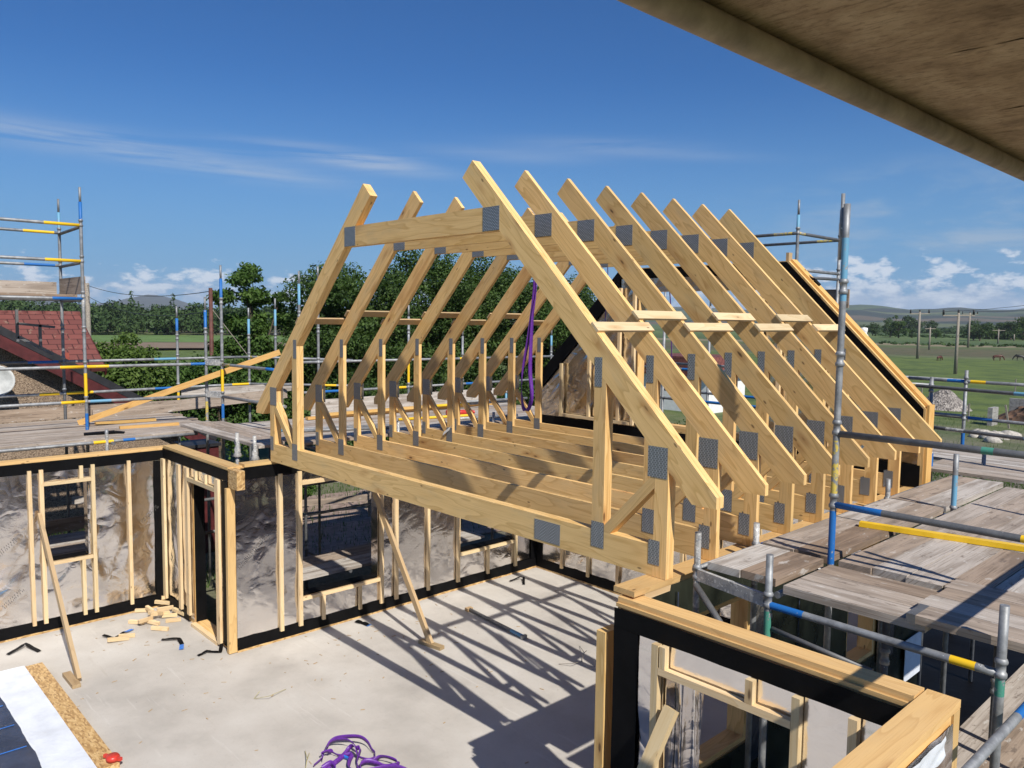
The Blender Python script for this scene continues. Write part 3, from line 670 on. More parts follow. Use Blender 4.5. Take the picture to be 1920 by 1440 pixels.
w3.marks((-0.44, -1.36, 0.72, 0.55, 2), (2.15, -1.0, 0.72, 0.4, 2))

# gable end wall below the joists
w4 = Wall('end wall of the building below the foil gable, facing the camera', (0, 4.95, 0), (1, 0, 0), (0, -1, 0), 0.0, 6.09, FZ, -0.045, 0.17)
w4.core([]); w4.add('top_plate', PLATEW, (0.01, 6.08, -0.043, -0.003, -0.17, 0.004)); w4.foil([], 0.012, 12.1, z0=FZ + 0.08, z1=-0.12)
w4.tape((0.005, 6.09, -0.205, -0.046), (0.0, 6.09, FZ + 0.03, FZ + 0.185), (0.015, 0.16, FZ + 0.186, -0.206))
w4.add('sole_plate', OSB, (0.02, 6.09, FZ, FZ + 0.03, -0.03, 0.012))
w4.batten(*[(x, x + 0.05, B0, J) for x in (0.62, 1.21, 1.83, 2.43, 3.03, 3.63, 4.23, 4.83, 5.43)])

# wall under the right truss ends: darkened film inside, dark membrane outside
w5 = Wall('wall under the right truss ends with dark membrane on its outer face', (6.29, 0, 0), (0, 1, 0), (1, 0, 0), -0.24, 5.13, FZ, -0.095, 0.18)
op = [(0.30, 1.25, -1.68, -0.36), (3.12, 3.86, -1.67, -0.40)]
w5.core(op, n1=-0.012); w5.add('top_plate', PLATEW, (-0.37, 5.13, -0.044, -0.003, -0.185, 0.0)); w5.add('lower_plate', BATT, (-0.245, 5.13, -0.094, -0.046, -0.18, -0.004))
w5.foil(op, 0.006, 17.7, DMEM, name='outer_membrane', z1=-0.05)
w5.add('membrane_seam', NAVY, *[(u, u + 0.012, FZ + 0.05, -0.12, 0.008, 0.012) for u in (0.14, 1.55, 2.05, 2.72, 3.98)])
w5.add('foil_wrap', FOIL, (1.255, 1.53, -1.88, -0.45, 0.010, 0.016)); w5.add('foil_wrap', FOIL, (3.87, 4.30, -1.78, -0.5, 0.010, 0.016))
w5.add('window_frame', WOOD, (1.20, 1.248, -1.675, -0.37, -0.178, -0.016), (0.305, 1.198, -1.675, -1.63, -0.178, -0.016), (0.305, 1.198, -0.405, -0.365, -0.178, -0.016))
w5.add('window_frame', WOOD, (3.80, 3.855, -1.665, -0.42, -0.178, -0.016), (3.125, 3.17, -1.665, -0.42, -0.178, -0.016), (3.172, 3.798, -1.665, -1.62, -0.178, -0.016))
w5.add('hanging_sheet', WMEM, (4.62, 5.10, -2.22, -1.72, 0.03, 0.036))
mb = MB(); mb.grid(lambda i, j: (6.105 - 0.012 - 0.006 * fbm(i * 8, j * 5, 2, 2), -0.2 + 5.1 * i, FZ + 0.1 + (-0.15 - FZ - 0.1) * j), 70, 30, Y3)
w5in = [(0.30, 1.25), (3.12, 3.86)]
mb.f = [f for f in mb.f if not any(a - 0.05 < sum(mb.v[i].y for i in f) / 4 < b + 0.05 and -1.7 < sum(mb.v[i].z for i in f) / 4 < -0.3 for a, b in w5in)]
mb.g = [Y3] * len(mb.f); mb.m = [0] * len(mb.f); mb.sm = [True] * len(mb.f)
part('inner_membrane', mb, NAVY, w5.t, None, False)  # unseen lining coloured dark so the foil wall opposite reflects a dark side
w5.add('end_stud', WOOD, (-0.43, -0.26, FZ, -0.345, -0.285, -0.205))

# near cross wall with the door-height opening
w6 = Wall('near cross wall with black taped top and timber header over its opening', (0, -0.42, 0), (1, 0, 0), (0, -1, 0), 6.17, 8.17, FZ, -0.125, 0.17)
op = [(6.60, 7.53, -1.92, -0.47)]
w6.core(op, n0=-0.165); w6.add('top_plate', PLATEW, (6.17, 8.165, -0.123, -0.098, -0.17, 0.0)); w6.add('top_binder', PLATEW, (6.17, 8.165, -0.097, -0.06, -0.17, -0.022))
w6.foil(op, 0.012, 22.0, z0=FZ + 0.08, z1=-0.16)
w6.tape((6.172, 8.165, -0.262, -0.126), (6.172, 6.385, FZ + 0.05, -0.263), n1=0.02)
K1 = -0.265
w6.batten((6.535, 6.588, FZ + 0.05, K1), (7.535, 7.585, FZ + 0.05, K1), (7.865, 7.915, FZ + 0.05, K1), (6.60, 6.645, -0.412, K1), (7.235, 7.285, -0.412, K1), (6.59, 7.533, -0.462, -0.414), n0=0.02, n1=0.066)
w6.add('window_reveal', FOIL, (6.602, 6.615, -1.90, -0.48, -0.162, -0.004))
mb = MB(); mb.grid(lambda i, j: (6.62 + 0.27 * i * (1 - 0.35 * (1 - j)) + 0.02 * math.sin(i * 7), -0.36 + 0.05 * math.sin(i * 9 + j * 2) + 0.03 * (1 - j), -0.49 - 1.25 * (1 - j)), 14, 20, Z3)
part('loose_foil', mb, FOIL, w6.t, None, False)
# near side wall running towards the camera
w7 = Wall('near side wall with thick timber top plate at the bottom right', (8.345, 0, 0), (0, 1, 0), (1, 0, 0), -2.9, -0.25, FZ, -0.105, 0.165)
w7.core([], n1=-0.012); w7.add('top_plate', PLATEW, (-2.9, -0.25, -0.103, -0.06, -0.165, 0.0))
w7.foil([], 0.012, 31.0, z1=-0.15, u1=-0.36); w7.add('corner_post', PLATEW, (-0.345, -0.255, FZ, -0.107, -0.01, 0.0))
mb = MB(); mb.grid(lambda i, j: w7.P(-1.55 + 1.05 * i, -0.16 - (0.10 + 0.10 * (1 - i) + 0.03 * fbm(i * 6, 0.5)) * (1 - j), 0.014 + 0.012 * fbm(i * 5, j * 3)), 24, 6, Y3)
part('white_strip', mb, WMEM, w7.t, None, False)
mb = MB()
mb.grid(lambda i, j: (8.172 - 0.004 * fbm(i * 9, j * 6, 3, 2), -2.85 + 2.4 * i, FZ + 0.1 + (-0.2 - FZ - 0.1) * j), 40, 30, Y3); part('foil_membrane', mb, FOIL, w7.t, None, False)
mb = MB(); mb.grid(lambda i, j: (8.165, -2.85 + 2.4 * i, -0.26 + 0.13 * j), 10, 2, Y3); part('tape_band', mb, BLACK, w7.t, None, False)

# gable panel standing on the end wall
g = thing('gable_end', 'timber gable panel with foil face and black taped edges behind the trusses', 'gable panel', (3.14, 5.05, 0))
GYF = 4.95
out = [(0.0, 0.0), (6.285, 0.0), (6.285, 0.92), (4.52, 2.69), (1.765, 2.69), (0.0, 0.92)]
opn = (2.12, 4.16, 0.36, 2.33)
def gprism(mb, poly, y0, y1, gr=Z3): return mb.prism(poly, (0, y0, 0), X3, Z3, Y3, y1 - y0, gr)
LFT = [(0.0, 0.0), (opn[0], 0.0), (opn[0], 2.69), (1.765, 2.69), (0.0, 0.92)]
mb = MB(); gprism(mb, LFT, GYF + 0.01, 5.12); gprism(mb, mir(LFT), GYF + 0.01, 5.12); gprism(mb, [(opn[0], 0), (opn[1], 0), (opn[1], opn[2]), (opn[0], opn[2])], GYF + 0.01, 5.12, X3); gprism(mb, [(opn[0], opn[3]), (opn[1], opn[3]), (opn[1], 2.69), (opn[0], 2.69)], GYF + 0.01, 5.12, X3)
part('frame', mb, WOOD, g)
def gfoil(x0, x1, lim):
    mb = MB(); n = 0.05; xs = int((x1 - x0) / n); zs = int(2.5 / n)
    def fn(i, j):
        x = x0 + (x1 - x0) * i; top = min(lim, 0.92 + min(x, W - x) - 0.1); z = 0.2 + (top - 0.2) * j
        e = fbm((x + z) * 1.2, (z - x) * 4.5, 5.0, 3); return (x, GYF - 0.010 - 0.016 * e, z)
    mb.grid(fn, xs, 44, Z3); part('foil_membrane', mb, FOILG, g, None, False)
gfoil(0.06, opn[0], 2.6); gfoil(opn[1], W - 0.06, 2.6)
mb = MB(); mb.grid(lambda i, j: (opn[0] + (opn[1] - opn[0]) * i, GYF - 0.01, 2.33 + 0.27 * j), 8, 3, X3); part('foil_membrane', mb, FOILG, g, None, False)
bw = 0.33
mb = MB(); gprism(mb, [(0.01, 0.92), (1.765, 2.675), (1.765, 2.675 - bw), (0.01, 0.92 - bw + 0.06)], GYF - 0.040, GYF - 0.034); part('tape_band', mb, BLACK, g)
mb = MB(); gprism(mb, mir([(0.01, 0.92), (1.765, 2.675), (1.765, 2.675 - bw), (0.01, 0.92 - bw + 0.06)]), GYF - 0.040, GYF - 0.034); part('tape_band', mb, BLACK, g)
mb = MB(); mb.box(1.766, 4.519, GYF - 0.040, GYF - 0.034, 2.53, 2.675, X3); part('tape_band', mb, BLACK, g)
mb = MB(); mb.box(0.01, 6.27, GYF - 0.044, GYF - 0.038, 0.005, 0.265, X3); part('tape_band', mb, BLACK, g)
for x in (0.57, 1.18, 1.79, 4.46, 5.07, 5.66):
    top = min(2.5, 0.92 + min(x, W - x) - 0.32); mb = MB(); mb.box(x, x + 0.05, GYF - 0.09, GYF - 0.046, 0.34, top); part('batten', mb, BATT, g)
for (a, b) in ((0.57, 2.05), (4.24, 5.71)):
    mb = MB(); mb.box(a, b, GYF - 0.092, GYF - 0.047, 0.29, 0.338); part('batten', mb, BATT, g)
for x in (2.07, 4.19):
    mb = MB(); mb.box(x, x + 0.048, GYF - 0.09, GYF - 0.046, 0.29, 2.5); part('batten', mb, BATT, g)
# orange edge planks up the slopes and the side studs
for s_ in (0, 1):
    pl = [(6.286, 0.927), (4.52, 2.693), (4.54, 2.713), (6.286, 0.967)]
    if s_: pl = mir(pl)
    mb = MB(); gprism(mb, pl, GYF + 0.055, 5.135, Vector((1, 0, -1 if not s_ else 1)).normalized()); part('edge_plank', mb, GOLD, g)
mb = MB(); mb.box(6.287, 6.318, GYF + 0.02, 5.13, 0.0, 0.965); part('edge_stud', mb, GOLD, g)
mb = MB(); mb.box(4.46, 4.50, 5.0, 5.09, 2.695, 2.80); part('stub_post', mb, DULL, g)

# ---------------------------------------------------------------- scaffolding
RT = 0.0242
cup_mb = MB(); cup_mb.lathe([(0.0245, -0.020), (0.032, -0.017), (0.033, 0.004), (0.028, 0.012), (0.0248, 0.014), (0.0248, 0.056), (0.032, 0.060), (0.0345, 0.072), (0.029, 0.086), (0.0245, 0.09)], (0, 0, 0), 14)
LOC_CUP = mesh_from(cup_mb, 'cup_joint', Vector(), GALV)
class Scaf:
    def __init__(s, name, label, loc): s.t = thing(name, label, 'scaffold', loc)
    def mats(s, base, segs): return [TM[base]] + [TM[q[2]] for q in segs], [(a, b, i + 1) for i, (a, b, _) in enumerate(segs)]
    def std(s, x, y, z0, z1, zones=(), cups=(), base='s', spigot=True):
        """upright; zones in z; thin spigot on top"""
        zt = z1 - (0.22 if spigot else 0)
        ms, sg = s.mats(base, [(a - z0, b - z0, c) for a, b, c in zones])
        mb = MB(); mb.tube((x, y, z0), (x, y, zt), RT, sg, 12); p = part('standard', mb, ms, s.t)
        if spigot:
            mb = MB(); mb.tube((x, y, zt), (x, y, z1), 0.0175, None, 10); part('spigot', mb, GALV, p)
        for z in cups:
            c = bpy.data.objects.new('cup_joint', LOC_CUP); COL.objects.link(c); c.parent = p; c.location = Vector((x, y, z)) - LOC[s.t]; c.rotation_euler.z = (x * 7 + z * 3) % 6
            LOC[c] = LOC[s.t]
        return p
    def rail(s, p0, p1, zones=(), name='guard_rail', base='s', r=RT):
        ms, sg = s.mats(base, zones)
        mb = MB(); mb.tube(p0, p1, r, sg, 12); return part(name, mb, ms, s.t)
def yAt(px, py, x): return hit(px, py, 0, x).y

# tall tower on the left
A = (-3.73, -1.20); B = (-5.30, -1.12)
L1 = Scaf('tower_scaffold', 'tall blue and yellow scaffold tower beside the tiled house on the left', (-4.5, -2.3, GZ))
HC = (0.54, 1.08, 1.62, 2.15, 2.69, 3.23)
L1.std(*A, GZ, 3.80, [(0.10, 0.36, 'b'), (0.56, 0.98, 'y'), (2.0, 2.16, 'w'), (3.26, 3.60, 'b')], HC)
L1.std(*B, GZ, 3.79, [(-2.7, 1.0, 'd'), (3.25, 3.6, 'p')], HC, 's')
L1.std(A[0], -3.75, GZ, 3.8, [], HC); L1.std(B[0], -3.75, GZ, 3.8, [], HC)
Y9 = -3.75; ln = A[1] - Y9
for z, za, zb in ((3.23, [(ln - .5, ln, 'y')], [(ln - .45, ln, 'y')]), (2.69, [(ln - .5, ln, 'y')], [(ln - .45, ln, 'b')]), (2.12, [(ln - .42, ln, 'b')], [])):
    L1.rail((A[0], Y9, z), (*A, z), za); L1.rail((B[0], Y9, z), (*B, z), zb); L1.rail((*B, z - 0.02), (*A, z - 0.02), (), 'transom', 'd')
for z, za, zb in ((1.08, [(ln - .35, ln, 'y')], [(ln - .45, ln, 'b')]), (0.54, [(ln - .35, ln, 'y')], [(ln - .3, ln, 'y')])):
    L1.rail((A[0], Y9, z), (*A, z), za); L1.rail((B[0], Y9, z), (*B, z), zb, 'guard_rail', 'd' if z > 1 else 's'); 
L1.rail((-2.66, Y9, 0.045), (-2.70, 0.10, 0.045), [(2.35, 2.62, 'y'), (2.75, 2.92, 'b')], 'ledger'); L1.rail((-5.0, Y9, 0.06), (-5.0, -1.1, 0.06), [(2.3, 2.6, 'y')], 'ledger')
for yy in (-1.15, -3.7): L1.rail((-5.4, yy, 0.02), (-2.6, yy, 0.02), (), 'transom', 'd')
L1.std(-2.68, -1.22, GZ, 0.22, [(-0.1, 0.16, 'w')], (), 's', False)
# ladder-beam bracket of dark steel in front of the tiles
mb = MB()
for a, b in (((-5.45, -1.75, 1.72), (-5.45, -1.20, 1.66)), ((-5.45, -1.75, 1.50), (-5.45, -1.24, 1.20)), ((-5.45, -1.42, 1.70), (-5.45, -1.42, 1.33)), ((-5.45, -1.75, 1.95), (-5.45, -1.75, 1.42))): mb.bar(a, b, 0.04, 0.055, X3)
part('hop_up_bracket', mb, GDARK, L1.t)

# guard-rail run along the outer left edge and the inner corner
L2 = Scaf('guard_rail_scaffold', 'low guard rails and uprights around the plank deck in the left corner', (-4.4, 1.0, GZ))
E_ = (-5.40, yAt(333, 673, -5.40)); F_ = (-5.45, yAt(467, 669, -5.45)); G_ = (-5.40, yAt(517, 690, -5.40)); C_ = (-3.60, 0.62); D_ = (-3.28, 0.76)
L2.std(*E_, GZ, 2.05, [(0.1, 0.45, 'y'), (1.6, 1.83, 'b')], (0.54, 1.08, 1.45)); L2.std(*F_, GZ, 2.05, [(0.12, 0.5, 'y'), (1.5, 1.83, 'p')], (0.54, 1.08, 1.45)); L2.std(*G_, GZ, 2.25, [(1.7, 2.03, 'p')], (1.08, 1.45))
L2.std(*C_, GZ, 2.20, [(0.12, 0.46, 'v'), (1.6, 1.98, 'b')], (0.54, 1.08, 1.60)); L2.std(*D_, GZ, 2.72, [(0.18, 0.42, 'b'), (0.6, 1.0, 'y'), (2.12, 2.5, 'b')], (0.54, 1.08, 1.62, 2.1))
lc = C_[1] - A[1]
L2.rail((*A, 1.08), (*C_, 1.08), [(0, .33, 'y'), (lc - .25, lc, 'b')]); L2.rail((*A, 0.54), (*C_, 0.54), [(0.05, .35, 'p')])
L2.rail((*B, 1.08), (*E_, 1.08), [(1.5, 1.9, 'p')]); L2.rail((*E_, 1.08), (*F_, 1.08)); L2.rail((*B, 0.54), (*E_, 0.54), [(0, .45, 'y'), (1.5, 1.8, 'b')]); L2.rail((*E_, 0.54), (*F_, 0.54), [(1.05, 1.4, 'y')])
L2.rail((*F_, 1.08), (-4.3, 3.9, 1.02), [(0, .3, 'v')]); L2.rail((*F_, 0.54), (-4.3, 3.9, 0.5), [(1.4, 1.7, 'y')])
L2.rail((*D_, 1.08), (-1.55, 0.86, 1.08), [(0, .3, 'v'), (1.45, 1.75, 'b')]); L2.rail((*D_, 0.54), (-1.30, 0.88, 0.54))
for z in (0.54, 1.08):
    mb = MB(); mb.bar((*C_, z + 0.03), (*D_, z + 0.03), 0.05, 0.10); part('end_block', mb, WHITE, L2.t)

# rails behind the trusses
L3 = Scaf('rear_rail_scaffold', 'scaffold rails and uprights seen between the left rafters, before the dark trees', (-3.05, 4.5, GZ))
XR = -3.05
I_ = yAt(597, 677, XR); J_ = yAt(766, 700, XR); K_ = yAt(867, 690, XR); M_ = yAt(949, 730, XR); N_ = yAt(1033, 690, XR)
L3.std(XR, I_, GZ, 2.78, [(2.2, 2.56, 'b')], (1.08, 1.62, 2.1)); L3.std(XR, yAt(561, 600, XR), GZ, 2.68, [(2.1, 2.46, 'p')], (1.08, 1.9))
L3.std(XR, J_, GZ, 2.14, [(0.1, 0.40, 'b'), (0.6, 1.05, 'y')], (0.54, 1.08, 1.6)); L3.std(XR, K_, GZ, 1.75, [(0.6, .8, 'v')], (0.54, 1.08))
L3.std(XR, M_, GZ, 0.52, [(0.1, 0.5, 'p')], (0.3,)); L3.std(XR, N_, GZ, 1.75, [(1.3, 1.6, 'p')], (1.08,))
L3.rail((XR, I_ - .5, 1.09), (XR, 8.9, 1.05), [(3.75, 4.0, 'y')]); L3.rail((XR, I_ - .3, 0.55), (XR, J_, 0.54), [(.2, .75, 'b'), (1.75, 2.2, 'y')]); L3.rail((XR, J_, 0.54), (XR, 8.9, 0.54), [(1.45, 1.75, 'b')])
for x_, y_ in ((-0.75, -0.12), (-0.34, -0.06)):
    p = L3.std(x_, y_, GZ, 0.30, [(-0.2, 0.3, 'w')], (0.02,), 's', False)
    mb = MB(); mb.lathe([(0.028, 0.10), (0.034, 0.06), (0.030, 0.02), (0.046, -0.03), (0.042, -0.07), (0.07, -0.12), (0.03, -0.14)], (x_, y_, 0.10), 9)
    for i, v in enumerate(mb.v): v += Vector((fbm(i * .7, 1, 2, 2), fbm(i * .7, 5, 2, 2), 0)) * 0.022
    part('dried_mortar_rag', mb, WHITE, p)
for y_ in (2.4, 4.4, 5.8): L3.std(-0.55, y_, GZ, 0.28, [(-0.1, 0.28, 'w')], (0.0,), 's', False)
for y_ in (0.9, 2.4, 4.4, 5.8): L3.rail((XR - .1, y_, 0.02), (-0.4, y_, 0.02), (), 'transom', 'd')
# lower lift seen through the window openings
for z in (-0.85, -1.35): L3.rail((-1.95, -0.2, z), (-1.95, 5.2, z), [(1.0, 1.4, 'b')], 'guard_rail', 'd')
for y_ in (0.95, 1.55, 3.9): L3.std(-1.95, y_, GZ, 0.0, [], (-1.9, -1.35, -0.85), 'd', False)
L3.rail((-0.65, 1.6, -1.98), (-1.95, 1.6, -1.98), [(0.1, 0.5, 'y')], 'transom', 'd')

# right-hand scaffold round the plank deck
DZ = 0.10
RS = Scaf('deck_scaffold', 'tall standard, rails and stub tubes of the plank deck at the right', (7.2, 1.5, GZ))
RS.std(7.08, 0.94, GZ, 2.74, [(0.12, 0.52, 'b'), (0.55, 1.04, 'v'), (1.70, 2.32, 's'), (2.05, 2.50, 'p')], (0.56, 1.10, 1.60, 2.12), 's', False)
RS.rail((7.035, 0.97, 2.35), (7.035, 0.97, 2.82), (), 'spigot', 's', 0.014)
RS.std(6.44, 0.17, GZ, 0.36, [(-0.2, 0.36, 'w')], (0.03,), 's', False); RS.std(6.46, 0.96, GZ, 0.30, [(-0.2, 0.3, 'w')], (0.06,), 's', False); RS.std(6.48, 3.48, GZ, 0.33, [(0.1, 0.2, 'w')], (0.06,), 's', False); RS.std(6.46, 2.28, GZ, 0.08, [], (), 's', False)
RS.std(7.07, 0.06, GZ, 0.36, [(-0.25, -0.02, 'g')], (0.02,), 's', False); RS.std(7.12, 3.39, GZ, 0.68, [(0.12, 0.48, 'p')], (0.10,), 's', False)
RS.std(8.44, 0.05, GZ, 0.40, [(-0.1, 0.06, 'g')], (0.02,), 's', False); RS.std(8.62, 0.94, GZ, 1.6, [(0.2, .6, 'b')], (0.56, 1.1), 's', False); RS.std(8.62, 3.40, GZ, 1.6, [], (0.56, 1.1), 's', False)
RS.rail((7.08, 0.94, 1.09), (8.62, 0.94, 1.09), [(.95, 1.02, 'g'), (1.35, 1.5, 'g')], 'guard_rail', 'd'); RS.rail((7.08, 0.94, 0.565), (8.62, 0.94, 0.565), [(0, .35, 'b'), (1.2, 1.4, 'y')], 'guard_rail', 'd')
RS.rail((7.07, 0.06, 0.02), (8.44, 0.05, 0.02), [(0.02, 0.25, 'b'), (1.12, 1.25, 'y')], 'ledger'); RS.rail((6.40, 0.2, 0.065), (6.38, 5.1, 0.065), [(0.9, 1.05, 'b')], 'ledger'); RS.rail((7.085, 0.15, 0.068), (7.09, 0.92, 0.068), [], 'ledger'); RS.rail((7.095, 0.98, 0.068), (7.10, 3.36, 0.068), [(0, .22, 'y'), (1.2, 2.2, 'p')], 'ledger')
RS.rail((7.10, 0.92, 0.085), (7.95, 0.93, 0.085), [], 'transom'); RS.rail((6.46, 0.955, 0.05), (7.05, 0.95, 0.05), [], 'transom'); RS.rail((6.48, 3.46, 0.06), (8.6, 3.42, 0.06), [(.4, .8, 'b')], 'transom')
mb = MB(); mb.bar((6.46, 0.16, 0.05), (7.04, 0.07, 0.04), 0.03, 0.085); part('bracket_beam', mb, WHITE, RS.t)
RS.rail((6.45, 0.14, -0.02), (7.02, 0.05, -0.52), [], 'brace', 'd'); RS.rail((7.02, 0.06, -0.5), (7.02, 0.06, -0.2), [], 'brace')
RS.rail((7.10, 0.07, -0.14), (7.75, 0.10, -0.22), [], 'ledger', 'd', 0.018); RS.std(7.62, 0.62, GZ, 0.04, [], (-0.35, -0.9), 'd', False)
RS.rail((8.57, 0.6, -0.12), (8.55, -1.8, -0.12), [(.35, .7, 'b')], 'ledger')
RS.std(8.1, 1.3, GZ, 0.05, [], (-0.6,), 'd', False)

# scaffold behind and beside the gable
FS = Scaf('gable_scaffold', 'scaffold with high twin rails behind the right slope of the gable', (5.0, 7.2, GZ))
FS.std(3.78, 6.6, GZ, 3.72, [(3.25, 3.55, 'p')], (1.08, 2.12, 2.69, 3.23)); FS.std(3.78, 8.0, GZ, 3.72, [], (2.69, 3.23)); FS.std(1.4, 6.6, GZ, 2.4, [], (1.08,)); FS.std(1.4, 8.0, GZ, 2.4, [], (1.08,))
for y_, zn in ((6.6, [(2.0, 2.3, 'v')]), (8.0, [(2.0, 2.38, 'v')])):
    FS.rail((1.4, y_, 3.23), (3.78, y_, 3.23), zn, 'guard_rail', 'd')
FS.rail((3.78, 6.6, 3.23), (3.78, 8.0, 3.23), [(0, .2, 'v')], 'transom', 'd'); FS.rail((3.78, 6.6, 2.69), (3.78, 8.0, 2.69), [], 'transom'); FS.rail((3.78, 6.6, 2.58), (3.78, 8.0, 2.60), [], 'transom', 'd')
for y_, z_ in ((6.6, 1.08), (8.0, 1.08), (6.6, 0.56), (8.0, .56)): FS.rail((0.4, y_, z_), (5.75, y_, z_), [(1.4, 2.9, 'b')], 'guard_rail')
FS.std(5.80, 6.5, GZ, 1.20, [], (1.02,), 's', False); FS.std(5.80, 7.85, GZ, 1.24, [(0.1, 0.36, 'b')], (0.54, 1.06), 's', False); FS.std(6.10, 5.75, GZ, 0.32, [(0.1, 0.3, 'b')], (), 's', False); FS.std(6.5, 6.4, GZ, 0.30, [], (), 's', False)
FS.rail((5.0, 7.88, 1.08), (7.6, 7.80, 1.08), [(.55, .78, 'b'), (.86, 1.06, 'y')]); FS.rail((5.46, 6.56, 1.07), (8.2, 5.95, 1.07), [(0, .15, 'v'), (1.4, 1.8, 'p')], 'guard_rail', 'd')
FS.rail((5.2, 8.1, 0.54), (7.6, 7.75, 0.54), [(.62, .95, 'b')]); FS.rail((5.80, 6.45, 0.54), (8.2, 5.95, 0.54), [(.25, .48, 'w'), (1.2, 1.6, 'p')], 'guard_rail', 'd')

# loose-laid boards -------------------------------------------------
def plank(label, p0, p1, wd=0.222, th=0.038, mat=None, group=None, name='scaffold_board', cat='board', up=Z3, ends=None):
    mb = MB(); mb.bar(p0, p1, wd, th, up)
    if ends:
        t = thing(name, label, cat, (Vector(p0) + Vector(p1)) / 2 - Z3 * th / 2, group)
        part('plank', mb, mat or BOARD, t); d = (Vector(p1) - Vector(p0)).normalized(); e = MB()
        for q, sgn in ((Vector(p0), -1), (Vector(p1), 1)):
            e.bar(q - d * sgn * 0.05, q + d * sgn * 0.0015, wd + 0.004, th + 0.004, up)
        part('end_band', e, TM[ends], t); return t
    return solo(name, mb, mat or BOARD, label, cat, group)
zt = DZ + 0.02
GR = 'boards of the right-hand deck'
bays = (('nearest', 0.21, 0.93), ('second', 0.985, 2.26), ('third', 2.30, 3.42), ('farthest', 3.46, 5.25))
for nm, y0, y1 in bays:
    plank('deck board right against the wall plate, in the %s bay' % nm, (6.632, y0, zt), (6.635, y1, zt), 0.262, 0.055, group=GR, mat=BOARD)
    plank('second deck board from the wall plate, in the %s bay' % nm, (6.902, y0 + .01, zt + .002), (6.906, y1 - .012, zt + .002), 0.262, 0.055, group=GR, mat=BROWNB if nm in ('second', 'nearest') else BOARD)
nth = ('first', 'second', 'third', 'fourth', 'fifth', 'sixth')
for i in range(6):
    x = 7.245 + i * 0.240
    plank('%s board right of the tall pole, near half of the wide deck' % nth[i], (x, 0.965 + .02 * math.sin(i * 2.1), zt + .003 * (i % 2)), (x + .004, 2.32 + 0.10 * math.sin(i * 1.7), zt + .003 * (i % 2)), 0.234, 0.055, group=GR, mat=(BOARD, BOARD, BOARD, BROWNB, BOARD, BOARD)[i])
    plank('%s board right of the tall pole, far half of the wide deck' % nth[i], (x + .006, 2.35 + 0.10 * math.sin(i * 1.7), zt), (x, 5.0 + .2 * math.sin(i), zt), 0.234, 0.055, group=GR)
for i, m_ in enumerate((BOARD, BOARD, BROWNB)):
    y = 0.255 + i * 0.23
    plank('%s cross board from the near edge, behind the front ledger tube' % nth[i], (7.13, y, zt), (8.02 - .03 * i, y, zt), 0.224, 0.055, group=GR, mat=m_)
for i in range(4):
    y = 0.235 + i * 0.228
    plank('%s raised cross board from the near edge, lapping over the lower boards' % nth[i], (7.93 - .02 * (i % 2), y - 0.03, zt + 0.056), (9.0, y - 0.03, zt + 0.056), 0.222, 0.05, group=GR, ends='d' if i == 0 else None)
mb = MB(); mb.bar((6.80, 2.085, 0.172), (8.4, 2.40, 0.172), 0.07, 0.04); solo('yellow_straightedge', mb, plain('yellow_lacquer', (0.80, 0.50, 0.02), 0.4, 0, 0.06), 'long yellow straightedge bar lying across the grey deck', 'straightedge')
plank('unseen board on edge beyond the outer side of the deck, added for its shadow', (9.10, -1.4, 1.15), (9.10, 2.2, 1.15), 0.09, 0.038, BROWNB, None, 'shadow_board', 'board', X3)  # added out of view, sized to throw a shadow band across the deck boards
for i in range(5):
    plank('%s lower-lift board from the wall, under the right deck' % nth[i], (7.98 + .232 * i, 0.2, -1.0), (7.98 + .232 * i, 3.2, -1.0), group='boards of the lower lift at right', mat=(BOARD, BROWNB)[i % 2])
for i in range(8):
    y = 5.70 + i * 0.232
    plank('%s board from the near side on the far deck beyond the gable' % ('first', 'second', 'third', 'fourth', 'fifth', 'sixth', 'seventh', 'eighth')[i], (6.02 if i < 4 else 5.0, y, zt), (7.45 - .05 * (i % 3), y, zt), group='boards of the far deck', ends='b' if i == 0 else None)
plank('weathered end toe board on the high lift behind the gable slope', tuple(hit(1526, 560, 1, 8.05)), tuple(hit(1592, 560, 1, 8.05)), 0.30, 0.03, BROWNB, None, 'toe_board', 'board', Y3)
# left decks
GL = 'boards of the left-hand deck'
o10 = ('first', 'second', 'third', 'fourth', 'fifth', 'sixth', 'seventh', 'eighth', 'ninth', 'tenth', 'eleventh', 'twelfth')
for i in range(11):
    x = -2.80 - i * 0.234
    plank('%s board behind the long left wall, counting from the wall' % o10[i], (x, -4.2, 0.082 + .003 * (i % 2)), (x - .01, 0.66 - .1 * (i % 3), 0.082 + .003 * (i % 2)), group=GL)
for i in range(3):
    y = 0.145 + i * 0.232
    plank('%s of the corner boards overlapping the left deck, seen from the doorway wall' % o10[i], (-3.22, y, 0.124), (-0.42 - .15 * i, y, 0.124), group=GL, mat=BOARD)
for i in range(11):
    x = -0.62 - i * 0.232
    plank('%s deck board beside the left truss ends, counting from the trusses' % o10[i], (x, 0.78 + .03 * (i % 2), 0.082), (x, 6.8 - .1 * (i % 3), 0.082), group=GL)
for i in range(4):
    plank('%s board from the front of the high tower platform' % o10[i], (-3.95 - .3 * i, -4.0, 2.165), (-3.95 - .3 * i, -1.25, 2.165), group='boards of the high platform', mat=BROWNB)
plank('long toe board at the back of the high tower platform', (-5.255, -4.0, 2.30), (-5.255, -1.2, 2.30), 0.225, 0.038, BOARD, None, 'toe_board', 'board', X3)
plank('short brown end board closing the high tower platform', (-5.16, -1.16, 2.33), (-3.80, -1.16, 2.33), 0.27, 0.038, BROWNB, None, 'toe_board', 'board', Y3)
